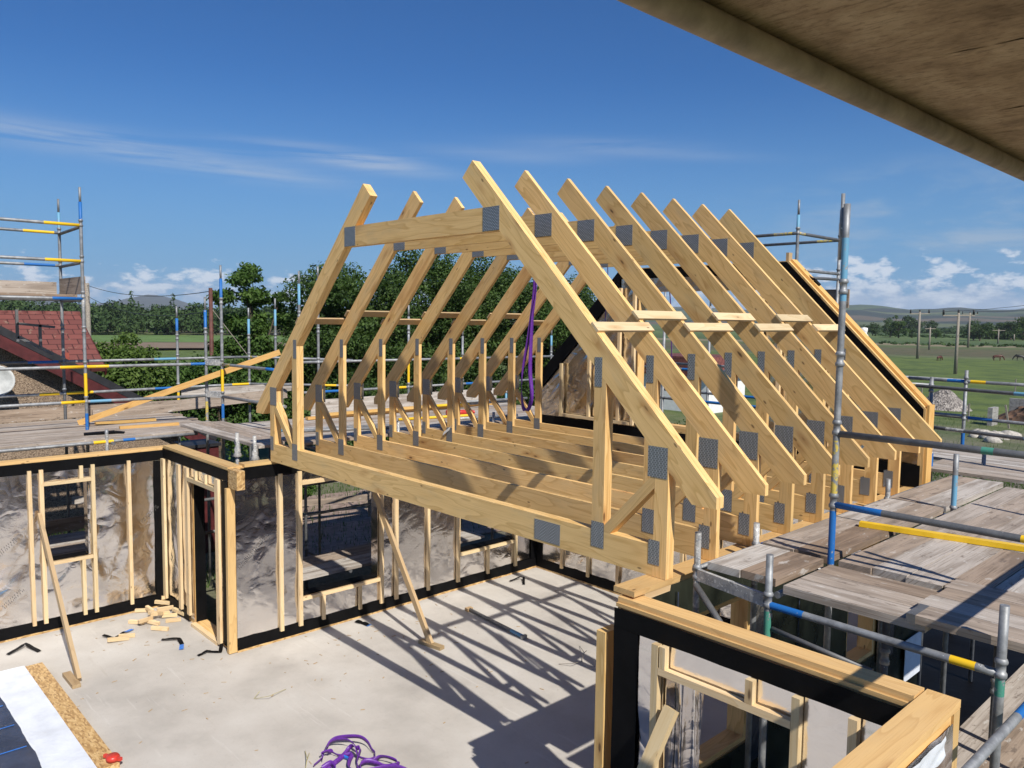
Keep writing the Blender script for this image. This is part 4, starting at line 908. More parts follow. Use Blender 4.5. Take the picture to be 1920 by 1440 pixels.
plank('brown toe board on edge behind the left plank deck', (-5.36, -3.9, 0.21), (-5.36, 1.6, 0.21), 0.20, 0.04, BROWNB, None, 'toe_board', 'board', X3)
plank('grey toe board leaning along the deck edge in front of the trees', (-5.28, -0.7, 0.14), (-5.2, 2.9, 0.34), 0.20, 0.04, BOARD, None, 'toe_board', 'board', X3)
plank('upper grey board on edge beyond the corner rails', (-5.5, 0.9, 0.42), (-5.2, 3.2, 0.46), 0.16, 0.04, BOARD, None, 'toe_board', 'board', X3)
e_ = hit(525, 660, 0, -2.9)
plank('long yellow batten sloping up from the left deck to the rails', (-4.40, -1.15, 0.13), tuple(e_), 0.045, 0.095, GOLD, None, 'leaning_batten', 'timber')
plank('yellow timber length lying nearer the house on the left deck', (-4.22, -0.95, 0.125), (-4.20, -0.02, 0.125), 0.09, 0.045, GOLD, None, 'timber_length', 'timber')
plank('yellow timber length lying nearer the foil wall on the left deck', (-3.50, -0.80, 0.125), (-3.42, 0.08, 0.125), 0.07, 0.045, GOLD, None, 'timber_length', 'timber')
# things lying behind the truss ends
plank('wide pale sheathing board on edge behind the truss struts', (-2.94, 2.2, 0.27), (-2.94, 6.6, 0.27), 0.30, 0.025, BOARD, None, 'toe_board', 'board', X3)
for i, (xx, zz, a, b, lb) in enumerate(((-2.72, 0.135, 2.0, 6.3, 'lower'), (-2.66, 0.185, 2.3, 6.0, 'upper'))):
    plank('%s long yellow timber of the pair behind the truss struts' % lb, (xx, a, zz), (xx + .05, b, zz), 0.10, 0.045, GOLD, None, 'timber_length', 'timber')
for (x0, y0, x1, y1, zz, zn, lb) in ((-1.55, 1.0, -0.95, 2.5, 0.128, [], 'grey tube lying by the first truss heel'), (-1.7, 1.0, -1.15, 2.7, 0.128, [(0, .2, 'p')], 'grey tube with pale blue end lying on the left deck'), (-1.7, 3.2, -1.4, 4.6, 0.128, [(0, 1.4, 'y')], 'yellow scaffold tube lying on the left deck behind the struts'), (-2.5, 4.6, -2.3, 6.4, 0.2, [(0, .8, 'y')], 'yellow-ended tube lying on timbers far behind the struts'), (-2.4, 5.0, -2.2, 6.8, 0.25, [], 'grey tube lying on timbers far behind the struts'), (-1.2, 3.9, -0.9, 5.3, 0.128, [(0, .5, 'w')], 'white-splashed tube lying near the far strut feet')):
    ms = [GALV] + [TM[q[2]] for q in zn]; mb = MB(); mb.tube((x0, y0, zz), (x1, y1, zz), RT, [(a, b, i + 1) for i, (a, b, _) in enumerate(zn)]); solo('loose_tube', mb, ms, lb, 'tube')
mb = MB(); mb.tube((-1.75, 4.3, 0.16), (-1.55, 4.75, 0.16), 0.05, None, 12); mb.lathe([(0.0, 0), (0.035, 0.01), (0.03, 0.05)], (-1.55, 4.75, 0.16), 10, (0.4, 0.9, 0)); solo('red_canister', mb, REDP, 'small red canister lying on the deck behind the struts', 'canister')
# lower lift under the window wall
for i in range(4):
    plank('%s lower-lift board from the window wall' % o10[i], (-0.75 - .234 * i, -0.1, -1.93), (-0.75 - .234 * i, 4.3, -1.93), group='boards of the lower lift at left', ends='p' if i == 3 else None)
for i in range(10):
    plank('%s lower-lift board behind the small window, from the wall' % o10[i], (-2.85 - .234 * i, -3.2, -1.83), (-2.85 - .234 * i, 0.1, -1.83), group='boards of the lower lift behind the small window')
plank('toe board on edge of the lower lift behind the small window', (-5.2, -3.2, -1.69), (-5.2, 0.1, -1.69), 0.22, 0.04, BROWNB, None, 'toe_board', 'board', X3)
# rail fence and tile stack beyond the lane
fe = thing('rail_fence', 'grey timber post and rail fence seen through the window opening', 'fence', (-6.0, 5.0, GZ))
for z in (-1.72, -2.2):
    mb = MB(); mb.bar((-7.2, -0.6, z), (-4.9, 8.0, z - 0.03), 0.05, 0.14); part('rail', mb, BOARD, fe)
for k in range(5):
    p = Vector((-7.2, -0.6, 0)).lerp(Vector((-4.9, 8.0, 0)), (k + .4) / 5); mb = MB(); mb.box(p.x - .13, p.x - .03, p.y - .06, p.y + .06, GZ, -1.5); part('post', mb, POLEW, fe)

# overhead deck just above the camera
mb = MB(); mb.tube((8.967, -7.0, 2.328), (8.952, -1.3, 2.328), 0.0222, None, 24); solo('overhead_tube', mb, plain('dusty_steel', (0.37, 0.275, 0.20), 0.85, 0, 0.14, 16.0, 0.02, 0.001), 'dusty scaffold tube along the edge of the overhead boards', 'tube')
for i in range(12):
    y = -4.35 + i * 0.228
    mb = MB(); n_ = 40
    x0 = 8.955; y0, y1 = y - 0.0005, y + 0.2285
    def und(u, v): return (x0 + 1.6 * u, y0 + (y1 - y0) * v, 2.3505 + 0.004 * abs(fbm(u * 14 + i, v * 3, i, 3)))
    mb.grid(und, 40, 8, X3); mb.box(x0, x0 + 1.6, y0 - .001, y1 + .002, 2.364, 2.39, X3)
    solo('overhead_board', mb, SOFF, 'muddy underside of an overhead scaffold board at the top right', 'board', 'overhead boards above the camera')

# ---------------------------------------------------------------- things on the floor
F0 = FZ + 0.001
def prop(label, top, foot, blk0, blk1):
    t = thing('wall_prop', label, 'prop', foot, 'timber props leaning on the foil walls')
    mb = MB(); mb.bar(top, foot, 0.045, 0.09, (1, 0, 0.3)); part('pole', mb, DULL, t)
    mb = MB(); mb.bar(blk0, blk1, 0.09, 0.045); part('foot_block', mb, DULL, t)
prop('timber prop leaning from the window wall to a foot block among the truss shadows', (0.085, 1.55, -0.62), (1.50, 1.50, F0 + 0.03), (1.30, 1.475, F0 + 0.024), (1.68, 1.545, F0 + 0.024))
prop('timber prop leaning on the window of the long left wall', (-2.27, -2.20, -0.80), (-0.42, -2.24, F0 + 0.03), (-0.72, -2.30, F0 + 0.024), (-0.28, -2.30, F0 + 0.024))
t = thing('wall_prop', 'timber prop rising to the near opening at the bottom right', 'prop', (6.9, -1.6, F0)); mb = MB(); mb.bar((6.70, -0.47, -0.66), (6.42, -1.35, F0 + 0.02), 0.05, 0.095, (1, 0, 0)); part('pole', mb, BATT, t)
mb = MB(); mb.bar((6.3, -1.38, F0 + 0.023), (6.6, -1.38, F0 + 0.023), 0.09, 0.045); part('foot_block', mb, BATT, t)
# steel push-pull prop lying on the floor
a = Vector((0.86, 2.70, F0 + 0.03)); b = Vector((2.12, 2.60, F0 + 0.03))
t = thing('steel_prop', 'dark steel tube prop lying flat on the floor among the truss shadows', 'prop', a)
mb = MB(); mb.tube(a, b, 0.026, [(1.0, 1.3, 1)]); part('tube', mb, [GDARK, PALEB], t)
d = (b - a).normalized()
mb = MB(); mb.bar(a - d * 0.05, a + d * 0.02, 0.10, 0.05); part('end_block', mb, DULL, t); mb = MB(); mb.bar(b - d * 0.01, b + d * 0.03, 0.09, 0.05); part('end_plate', mb, GALV, t)
# damp-proof strips dropped on the slab
def strip(label, pts, wdt, blue=None):
    mb = MB(); P = [Vector(p) for p in pts]
    Q = []
    for k in range(len(P) - 1):
        for j in range(6): Q.append(P[k].lerp(P[k + 1], j / 6))
    Q.append(P[-1]); n = len(Q)
    for i, q in enumerate(Q):
        tg = (Q[min(i + 1, n - 1)] - Q[max(i - 1, 0)]); s_ = Vector((-tg.y, tg.x, 0)).normalized()
        tw = 0.35 * math.sin(i * 0.6 + len(label)); h = s_ * wdt / 2 * math.cos(tw) + Z3 * (abs(wdt / 2 * math.sin(tw)))
        mb.v += [q + h, q - Vector((h.x, h.y, 0)) + Z3 * 0.003]
    for i in range(n - 1): mb.face((2 * i, 2 * i + 1, 2 * i + 3, 2 * i + 2), X3, 1 if blue and blue[0] <= i / (n - 1) <= blue[1] else 0, True)
    return solo('tape_strip', mb, [BLACK, BLUEP], label, 'strip', None, None, False)
def fl(px, py, dz=0.006): q = hit(px, py, 2, FZ); return (q.x, q.y, FZ + dz)
strip('bent black strip on the floor at the far left', [fl(14, 1229), fl(48, 1213, .04), fl(74, 1223)], 0.055)
strip('black strip with a blue end near the timber offcuts', [fl(193, 1195, .03), fl(215, 1198), fl(232, 1190, .03), fl(249, 1181)], 0.05, (0.72, 1))
strip('black and blue strip lying alone in front of the doorway', [fl(303, 1202, .02), fl(335, 1201, .03), fl(341, 1208), fl(340, 1219)], 0.055, (0.72, 1))
strip('black strip trailing from the foot of the doorway corner post', [fl(371, 1231), fl(388, 1225, .03), fl(413, 1224), fl(417, 1212, .08)], 0.05)
strip('small black strip with blue edge at the foot of the window wall', [fl(667, 1167, .02), fl(680, 1169), fl(693, 1174)], 0.08, (0.85, 1))
strip('tiny black hooked strip near the far corner of the room', [fl(956, 1092, .02), fl(976, 1087, .05), fl(982, 1088, .05), fl(982, 1097)], 0.04)
mb = MB(); mb.bar(Vector((-3.15, -1.40, 0.115)), Vector((-3.05, -1.0, 0.13)), 0.14, 0.03); mb.bar(Vector((-3.05, -1.0, 0.13)), Vector((-3.0, -0.88, 0.112)), 0.12, 0.02); solo('tape_strip', mb, BLACK, 'black scrap lying on the left plank deck', 'strip')
# offcuts by the doorway
OFF = [(270, 1148, 20, .24, 0), (281, 1152, -35, .20, .045), (256, 1170, -4, .23, 0), (286, 1171, -8, .22, 0), (273, 1172, 60, .2, .05), (300, 1182, 2, .24, 0), (300, 1160, 50, .26, .04), (310, 1150, 40, .22, .05), (318, 1158, 35, .2, 0), (325, 1166, 30, .2, 0), (305, 1140, 10, .22, .05), (322, 1135, 40, .28, .09), (336, 1155, -30, .3, .04), (292, 1160, -12, .24, .05), (222, 1203, 38, .26, 0), (238, 1196, 30, .2, 0)]
NM = ['at the back left of the heap', 'crossing on top at the back left of the heap', 'at the far left of the heap', 'in the front middle of the heap', 'standing across the front middle of the heap', 'lying frontmost of the heap', 'slanting on the right middle of the heap', 'near the door end of the heap', 'under the right end of the heap', 'at the right edge of the heap', 'dark-edged at the back of the heap', 'topmost, leaning on the wall corner', 'pointing to the doorway at the right of the heap', 'on top in the middle of the heap', 'by the blue-ended strip, left of the heap', 'paler, beside the blue-ended strip']
for (px, py, an, L, dz), nm in zip(OFF, NM):
    q = hit(px, py, 2, FZ); an = R_(an + 40); dv = Vector((math.cos(an), math.sin(an), random.uniform(-.12, .12))) * L / 2
    c = Vector((q.x, q.y, F0 + 0.024 + dz + abs(dv.z)))
    mb = MB(); mb.bar(c - dv, c + dv, 0.045, 0.045); solo('timber_offcut', mb, BATT, 'short pale timber offcut ' + nm, 'offcut', 'timber offcuts by the doorway')
mb = MB(); rr = random.Random(12)
for k in range(170):
    c_ = rr.choice(((-1.4, -1.0, .7), (0.6, 0.9, .9), (1.2, 1.6, .8), (0.5, 3.2, 1.0), (-0.6, -1.9, 1.0), (2.6, 0.2, 1.3), (0.3, -0.2, 1.0)))
    x = c_[0] + rr.gauss(0, c_[2]); y = c_[1] + rr.gauss(0, c_[2]); a = rr.uniform(0, 3.14); L = rr.uniform(.008, .035)
    if (x < 0.05 and y > -0.6) or x < -2.25: continue
    mb.bar((x - math.cos(a) * L, y - math.sin(a) * L, F0 + .003), (x + math.cos(a) * L, y + math.sin(a) * L, F0 + .003), rr.uniform(.004, .012), .004)
solo('wood_chips', mb, DULL, 'scattered wood chips and shavings on the concrete floor', 'wood chips', None, 'stuff')
# floor cassette lying at the bottom left
t = thing('sheathing_panel', 'strand board panel with white membrane lying flat at the bottom left', 'panel', (0.2, -3.1, F0))
mb = MB(); mb.box(-1.20, 1.78, -4.9, -2.45, F0, F0 + 0.05, X3); part('board', mb, OSB, t)
mb = MB(); mb.grid(lambda i, j: (-1.22 + 3.0 * i, -4.9 + 2.26 * j, F0 + 0.056 + 0.006 * abs(fbm(i * 9, j * 5, 0, 3))), 50, 30, X3); part('white_membrane', mb, WMEM, t, None, False)
mb = MB(); mb.grid(lambda i, j: (-1.22 + 3.0 * i, -4.88 + (1.86 + 0.02 * fbm(i * 6, 3)) * j, F0 + 0.066 + 0.006 * abs(fbm(i * 9, j * 5, 0, 3))), 50, 24, X3); part('navy_film', mb, NAVY, t, None, False)
for xx in (-0.75, -0.2, 0.35, 0.9, 1.45):
    mb = MB(); mb.box(xx, xx + 0.014, -4.85, -3.05, F0 + 0.074, F0 + 0.0765); part('blue_line', mb, BLUEP, t)
q = hit(212, 1436, 2, FZ); mb = MB(); mb.lathe([(0.0, 0.05), (0.05, 0.05), (0.065, 0.03), (0.06, 0.0), (0, 0)], (q.x, q.y, F0 + 0.06), 14); mb.bar((q.x - .09, q.y - .05, F0 + .085), (q.x + .09, q.y + .05, F0 + .085), 0.03, 0.03); solo('tape_measure', mb, REDP, 'red tape measure lying on the corner of the strand board panel', 'tape measure')

# purple lifting slings: webbing ribbons
def ribbon(mb, pts, wdt, th=0.004, tilt=None, closed=False, sub=8):
    n = len(pts); P = [Vector(p) for p in pts]; Q = []
    segs = n if closed else n - 1
    for k in range(segs):
        p0 = P[(k - 1) % n] if closed or k > 0 else P[k]; p1 = P[k]; p2 = P[(k + 1) % n]; p3 = P[(k + 2) % n] if closed or k + 2 < n else P[(k + 1) % n]
        for j in range(sub):
            t = j / sub; Q.append(0.5 * ((2 * p1) + (p2 - p0) * t + (2 * p0 - 5 * p1 + 4 * p2 - p3) * t * t + (3 * p1 - p0 - 3 * p2 + p3) * t ** 3))
    if not closed: Q.append(P[-1])
    b = len(mb.v); N = len(Q)
    for i, q in enumerate(Q):
        tg = (Q[(i + 1) % N] - Q[i - 1]) if closed or 0 < i < N - 1 else (Q[min(i + 1, N - 1)] - Q[max(i - 1, 0)])
        tg.normalize(); up = tilt(i / N) if tilt else Z3
        s_ = (up - tg * up.dot(tg)).normalized(); nn = tg.cross(s_)
        for sg, ng in ((1, 1), (-1, 1), (-1, -1), (1, -1)): mb.v.append(q + s_ * wdt / 2 * sg + nn * th / 2 * ng)
    M_ = N if closed else N - 1
    for i in range(M_):
        j = (i + 1) % N
        for e in range(4):
            f = (e + 1) % 4; mb.face((b + 4 * i + e, b + 4 * i + f, b + 4 * j + f, b + 4 * j + e), Y3, 0, e in (0, 2))
    return mb
def tl(k): return lambda t: Vector((math.sin(t * 5 + k) * 0.45, math.cos(t * 4 + k) * 0.4 - .2, 0.85)).normalized()
mb = MB()
def pf(px, py, h): q = hit(px, py, 2, FZ + h); return q
LOOPS = [[(604, 1425, .03), (612, 1400, .05), (622, 1388, .07), (640, 1382, .10), (672, 1381, .12), (688, 1390, .08), (697, 1405, .04), (703, 1412, .03), (702, 1421, .03), (690, 1424, .04), (672, 1418, .05), (668, 1405, .09), (662, 1398, .11), (655, 1402, .08), (646, 1414, .05), (630, 1428, .04), (612, 1440, .02), (590, 1452, .02)],
         [(588, 1436, .02), (604, 1421, .04), (603, 1413, .07), (615, 1408, .08), (623, 1410, .05), (634, 1416, .03), (645, 1417, .03), (661, 1413, .05), (656, 1425, .04), (655, 1440, .03), (672, 1450, .02)],
         [(614, 1402, .05), (618, 1392, .08), (630, 1387, .10), (650, 1387, .11), (664, 1395, .09), (668, 1402, .08), (675, 1402, .09), (674, 1412, .07), (669, 1430, .04), (672, 1446, .02)],
         [(700, 1427, .04), (712, 1419, .07), (728, 1420, .09), (744, 1427, .07), (742, 1434, .04), (722, 1437, .03), (705, 1430, .05), (688, 1426, .07), (676, 1434, .06), (680, 1445, .03), (720, 1438, .04), (748, 1438, .06), (765, 1445, .03)],
         [(604, 1440, .03), (620, 1430, .06), (628, 1440, .04), (622, 1456, .02)]]
for k, L in enumerate(LOOPS): ribbon(mb, [pf(*p) for p in L], 0.046, 0.0035, tl(k))
solo('purple_sling', mb, PURP, 'purple webbing sling heaped in loops on the floor at the bottom', 'sling')
mb = MB(); ribbon(mb, [pf(640, 1418, .03), pf(648, 1420, .03), pf(656, 1424, .03)], 0.04, 0.003); solo('blue_tag', mb, BLUEP, 'blue label tag among the loops of the heaped purple sling', 'tag')
YS = 2.50
mb = MB(); A_ = hit(1003, 534, 1, YS); pts = [Vector((A_.x, YS - .03, 2.90)), A_, hit(993, 620, 1, YS), hit(979, 705, 1, YS), hit(980, 760, 1, YS), hit(990, 768, 1, YS), hit(997, 740, 1, YS), hit(994, 690, 1, YS), hit(998, 600, 1, YS), hit(1004, 540, 1, YS), Vector((A_.x + .02, YS - .03, 2.90))]
ribbon(mb, pts, 0.05, 0.004, lambda t: Vector((0.95 * math.cos(t * 6), 0.95 * math.sin(t * 6 + .8), 0.05))); solo('purple_sling', mb, PURP, 'purple webbing sling hanging in a long loop from a collar tie', 'sling')
YS2 = 4.55
mb = MB(); A_ = hit(1137, 498, 1, YS2); pts = [Vector((A_.x - .1, 4.27, 2.90)), Vector((A_.x, YS2, 2.78)), hit(1137, 560, 1, YS2), hit(1132, 640, 1, YS2), hit(1130, 700, 1, YS2)]
ribbon(mb, pts, 0.04, 0.004, lambda t: Vector((0.8, -0.6, 0))); B_ = hit(1259, 660, 1, YS2); ribbon(mb, [Vector((B_.x - .1, 4.27, 2.90)), Vector((B_.x - .04, 4.5, 2.4)), B_, hit(1258, 720, 1, YS2)], 0.04, 0.004, lambda t: Vector((0.8, -0.6, 0)))
solo('purple_sling', mb, PURP, 'thin purple sling showing in two places behind the right rafters', 'sling')
# scrap of white paper on a joist, black bundle on the gable, weeds and wire on the floor
mb = MB(); q = hit(836, 806, 1, 2.43); mb.grid(lambda i, j: q + Vector((0.16 * (j - .5) + .05 * i, 0.0 + .03 * i, 0.09 * (i - .5) + 0.10 * (j - .5) + .02 * math.sin(i * 4))), 6, 6); solo('paper_scrap', mb, WHITEP, 'scrap of white paper caught on a joist of the floor', 'paper', None, None, False)
mb = MB(); g0 = hit(1499, 518, 1, 5.08)
for i in range(3): mb.path([g0 + Vector((0.06 * k + .02 * i, 0.03 * math.sin(k + i), -0.045 * k + .03 * i + 0.015 * math.sin(k * 2 + i))) for k in range(5)], 0.026, 7)
solo('black_bundle', mb, BLACK, 'black rolled membrane bundle lying on the top of the gable edge', 'bundle')
def wisp(label, pix, r, mat, cat, h=0.01):
    mb = MB()
    for L in pix: mb.path([pf(a, b, h + 0.05 * (k % 2)) for k, (a, b) in enumerate(L)], r, 5)
    solo(cat.replace(' ', '_'), mb, mat, label, cat)
wisp('thin dry grass stalks on the floor near the near wall post', [[(1048, 1245), (1075, 1244), (1092, 1240)], [(1091, 1240), (1095, 1223), (1087, 1211)], [(1095, 1224), (1100, 1220)]], 0.004, POLEW, 'grass stalk')
wisp('pale green grass stalks beside the heaped sling', [[(572, 1408), (576, 1422), (573, 1440)], [(580, 1412), (576, 1424)]], 0.004, STRAW, 'grass stalk')
wisp('curved thin wire on the floor left of the shadows', [[(476, 1310), (487, 1296)], [(478, 1310), (505, 1305), (536, 1292)]], 0.003, STRAW, 'wire')

# ---------------------------------------------------------------- tiled house on the left
h = thing('tiled_house', 'pebble-dashed house with red tiled roof and black barge boards at the left', 'house', (-10.5, -1.5, GZ))
HX = -8.75; ct = 0.595
def vz(y): return 1.49 - ct * (y + 1.40)                       # verge line in the gable plane
mb = MB(); mb.prism([(-9.0, GZ), (2.05, GZ), (2.05, vz(2.05) - .12), (-3.9, vz(-3.9) - .12), (-9.0, vz(-3.9) - .12 - ct * 5.1)], (HX, 0, 0), Y3, Z3, -X3, 0.3, Z3); part('gable_wall', mb, DASH, h)
mb = MB(); mb.box(-13.5, HX - .31, 1.7, 2.0, GZ, -0.75, X3); mb.box(-13.5, HX - .31, -9.0, -8.7, GZ, -1.2, X3); mb.box(-13.5, -13.2, -8.69, 0.4, GZ, 0.6, Y3); part('side_wall', mb, DASH, h)
dv = Vector((0, 1, -ct)).normalized(); nv = Vector((0, ct, 1)).normalized()
a = Vector((HX + 0.34, -3.9, vz(-3.9))); b = Vector((HX + 0.34, 2.75, vz(2.75)))
mb = MB(); mb.bar(a + nv * .03, b + nv * .03, 0.06, 0.15, nv); part('verge_trim', mb, BARGE, h)
mb = MB(); mb.bar(a - nv * .16, b - nv * .16, 0.04, 0.22, nv); part('barge_board', mb, MAROON, h)
mb = MB(); mb.prism([(-3.9, vz(-3.9) - .05), (2.75, vz(2.75) - .05), (2.75, vz(2.75) + .02), (-3.9, vz(-3.9) + .02)], (HX + .31, 0, 0), Y3, Z3, -X3, 2.2, X3); part('wing_roof', mb, BARGE, h)
mb = MB(); a2 = Vector((0, -3.9, 0)); mb.prism([(-9.2, vz(-3.9) - ct * 5.3), (-3.91, vz(-3.9) - .03), (-3.91, vz(-3.9) + .05), (-9.2, vz(-3.9) - ct * 5.3 + .08)], (HX + .34, 0, 0), Y3, Z3, -X3, 2.2, X3); part('wing_roof', mb, BARGE, h)
# main roof slope facing the site
rl = Vector((-0.86, 0, 0.51)).normalized()
eave = Vector((-9.07, 0, 0.645)); L_ = 2.32
mb = MB(); mb.prism([(-9.0, 0), (0.60, 0), (0.60, L_), (-9.0, L_)], eave, Y3, rl, Y3.cross(rl), 0.09, Y3); part('roof_slope', mb, TILES, h)
rg = eave + rl * L_
mb = MB()
for k in range(26): mb.tube((rg.x, -9.0 + .371 * k, rg.z + .02), (rg.x, -9.0 + .371 * k + .362, rg.z + .02), 0.10, None, 10)
part('ridge_tiles', mb, TILES, h)
mb = MB(); mb.bar(eave + Y3 * .61 - Z3 * .02, rg + Y3 * .61 - Z3 * .02, 0.03, 0.16, Z3); part('verge_board', mb, MAROON, h)
mb = MB(); mb.prism([(-9, 0), (0.58, 0), (0.58, 3.3), (-9, 3.3)], rg, Y3, Vector((-.86, 0, -.51)).normalized(), Z3, 0.08, Y3); part('rear_slope', mb, TILES, h)
q = hit(126, 672, 0, -9.3); mb = MB(); mb.bar(q + Vector((0, 0, -0.30)) , q + Vector((-.05, 0, .12)), 0.09, 0.07, X3); part('vent_pipe', mb, plain('brick_red', (0.25, 0.05, 0.03), 0.7), h)
d_ = hit(-4, 716, 0, HX + 0.35); mb = MB(); mb.lathe([(0.0, 0.02), (0.14, 0.03), (0.24, 0.07), (0.30, 0.12), (0.305, 0.11), (0.24, 0.05), (0.0, 0.0)], d_, 22, (0.95, -0.3, 0.25)); mb.tube(d_, d_ + Vector((-.33, 0, -.1)), 0.02); t2 = solo('satellite_dish', mb, DISH, 'grey satellite dish on the gable wall at the left edge', 'satellite dish')
mb = MB(); mb.bar((HX + .05, 2.1, -1.55), (HX + .05, 2.1, GZ), .1, .1, X3); part('downpipe', mb, BARGE, h)
sh = thing('maroon_bin', 'dark maroon bin standing below the left plank deck', 'bin', (-5.7, 1.35, GZ)); mb = MB(); mb.box(-6.1, -5.5, 1.0, 1.6, GZ, -0.65); part('body', mb, MAROON, sh); mb = MB(); mb.box(-6.14, -5.46, .96, 1.64, -.649, -.59); part('lid', mb, BARGE, sh)

# ---------------------------------------------------------------- trees and plants
rng = np.random.default_rng(11)
def leaf_mesh(name, blobs, count, size, mats, off, fill=0.55, droop=0.3, seed=1):
    """many folded leaf faces scattered through lumpy clumps"""
    r = np.random.default_rng(seed); bl = np.array(blobs, float)
    wgt = (bl[:, 3] * bl[:, 4] * bl[:, 5]) ** (2 / 3); idx = r.choice(len(bl), count, p=wgt / wgt.sum())
    d = r.normal(size=(count, 3)); d /= np.linalg.norm(d, axis=1)[:, None]
    rad = (fill + (1 - fill) * r.random(count)) * (1 + 0.10 * r.normal(size=count))
    c = bl[idx, :3] + d * rad[:, None] * bl[idx, 3:6]
    nrm = d * 0.7 + r.normal(size=(count, 3)) * 0.6 + np.array([0, 0, 0.5]); nrm /= np.linalg.norm(nrm, axis=1)[:, None]
    t = np.cross(nrm, r.normal(size=(count, 3))); t /= np.linalg.norm(t, axis=1)[:, None]; t[:, 2] -= droop; t /= np.linalg.norm(t, axis=1)[:, None]
    s = np.cross(nrm, t); s /= np.linalg.norm(s, axis=1)[:, None]
    L = size * (0.6 + 0.8 * r.random(count))[:, None]
    V = np.empty((count, 4, 3)); V[:, 0] = c - t * L * .5; V[:, 1] = c + s * L * .28 + nrm * L * .08; V[:, 2] = c + t * L * .5; V[:, 3] = c - s * L * .28 + nrm * L * .08
    V = V.reshape(-1, 3) - np.array(off)
    me = bpy.data.meshes.new(name); me.vertices.add(count * 4); me.vertices.foreach_set('co', V.ravel())
    me.loops.add(count * 4); me.loops.foreach_set('vertex_index', np.arange(count * 4, dtype=np.int32))
    me.polygons.add(count); me.polygons.foreach_set('loop_start', np.arange(0, count * 4, 4, dtype=np.int32)); me.polygons.foreach_set('loop_total', np.full(count, 4, dtype=np.int32))
    me.materials.append(mats); me.update(calc_edges=True); me.validate(); return me
def limbs(base, blobs, r0, n=7, seed=3):
    rr = random.Random(seed); mb = MB(); base = Vector(base)
    top = Vector((base.x, base.y, max(b[2] for b in blobs)))
    pts = [base.lerp(top, k / 5) + Vector((rr.uniform(-.12, .12), rr.uniform(-.12, .12), 0)) * (k > 0) for k in range(5)]
    for k in range(4): mb.tube(pts[k], pts[k + 1], r0 * (1 - k * .2), None, 8, r0 * (1 - (k + 1) * .2), False)
    for b in rr.sample(list(blobs), min(n, len(blobs))):
        st_ = pts[1].lerp(pts[4], rr.random() * .7); e = Vector(b[:3]); m_ = st_.lerp(e, .5) + Vector((0, 0, -.15 * (e - st_).length * .3))
        mb.tube(st_, m_, r0 * .42, None, 6, r0 * .25, False); mb.tube(m_, e, r0 * .25, None, 6, r0 * .08, False)
    return mb
def tree(name, label, cat, base, blobs, count, size, lmat, tr=0.14, group=None, seed=1, fill=.5, stem='trunk'):
    t = thing(name, label, cat, base, group)
    me = leaf_mesh('crown', blobs, count, size, lmat, base, fill, .3, seed); o = bpy.data.objects.new('crown', me); COL.objects.link(o); o.parent = t; LOC[o] = LOC[t]
    part(stem, limbs(base, blobs, tr, 9, seed), BARK, t, None, False); return t
def blobset(c, rad, n, br, seed, flat=1.0):
    rr = random.Random(seed); out = []
    for _ in range(n):
        while True:
            p = Vector((rr.uniform(-1, 1), rr.uniform(-1, 1), rr.uniform(-1, 1)))
            if 0.25 < p.length < 1: break
        k = br * rr.uniform(.6, 1.25); out.append((c[0] + p.x * rad[0], c[1] + p.y * rad[1], c[2] + p.z * rad[2], k, k, k * .75 * flat))
    return out
# dense broad trees behind the trusses: along a line well beyond the rear rails
bigs = [(-13.0, 8.8, 2.0, 2.0, 'broad dark tree at the left of the mass behind the rafters'), (-13.2, 12.0, 2.7, 2.5, 'tall broad tree in the middle of the mass behind the rafters'), (-13.5, 15.6, 2.6, 2.5, 'tall broad tree behind the strap and right part of the rafters'), (-13.0, 19.0, 1.9, 2.3, 'lower broad tree at the right end of the mass, by the gable slope')]
for i, (x, y, zc, rr_, lb) in enumerate(bigs):
    zc2 = zc - 0.75
    bs = blobset((x, y, zc2), (2.0, rr_ * .9, 2.3), 62, 0.78, 40 + i) + blobset((x + .8, y, -1.2), (1.6, rr_ * .9, 1.3), 22, .8, 60 + i)
    tree('broadleaf_tree', lb, 'tree', (x, y, GZ), bs, 60000, 0.112, LEAFD, .2, 'dense trees behind the trusses', 5 + i, .45)
# ash tree left of the mass: tiers with gaps
c = Vector((-14.5, 6.55, 0)); bs = []
for (dy, z, k) in ((-.55, 3.15, .50), (.1, 3.30, .42), (-.8, 2.4, .55), (-.1, 2.5, .6), (.75, 2.35, .42), (.95, 1.75, .42), (-.6, 1.7, .6), (.2, 1.7, .65), (-.2, .9, .8), (.7, .8, .7), (-.9, .9, .6), (0, 0, 1.0), (.9, -.2, .8), (-.9, -.2, .8), (0, -1.2, 1.1)):
    for j in range(3): bs.append((c.x + random.uniform(-.5, .5), c.y + dy + random.uniform(-.25, .25), z + random.uniform(-.2, .2), k * .72, k * .72, k * .42))
tree('ash_tree', 'feathery ash tree standing left of the dense trees against the sky', 'tree', (c.x, c.y, GZ), bs, 24000, 0.13, LEAFM, .12, None, 21, .35)
bs = blobset((-13.2, 2.0, -0.35), (1.2, 1.3, 1.65), 64, .55, 77)
tree('round_bush', 'round light green bush beside the house roof', 'bush', (-13.2, 2.15, GZ), bs, 34000, 0.12, LEAFL, .08, None, 31, .55, 'stem')
hs = []
for k in range(44): 
    f = k / 43; hs.append((-13.4 + random.uniform(-.6, .6) - f, 2.6 + 5.4 * f, -0.6 + random.uniform(-1.2, .75), .75, .75, .75))
tree('garden_hedge', 'dark rough hedge below the ash tree behind the corner rails', 'hedge', (-13.6, 5.0, GZ), hs, 42000, 0.12, LEAFM, .08, None, 33, .5, 'stem')
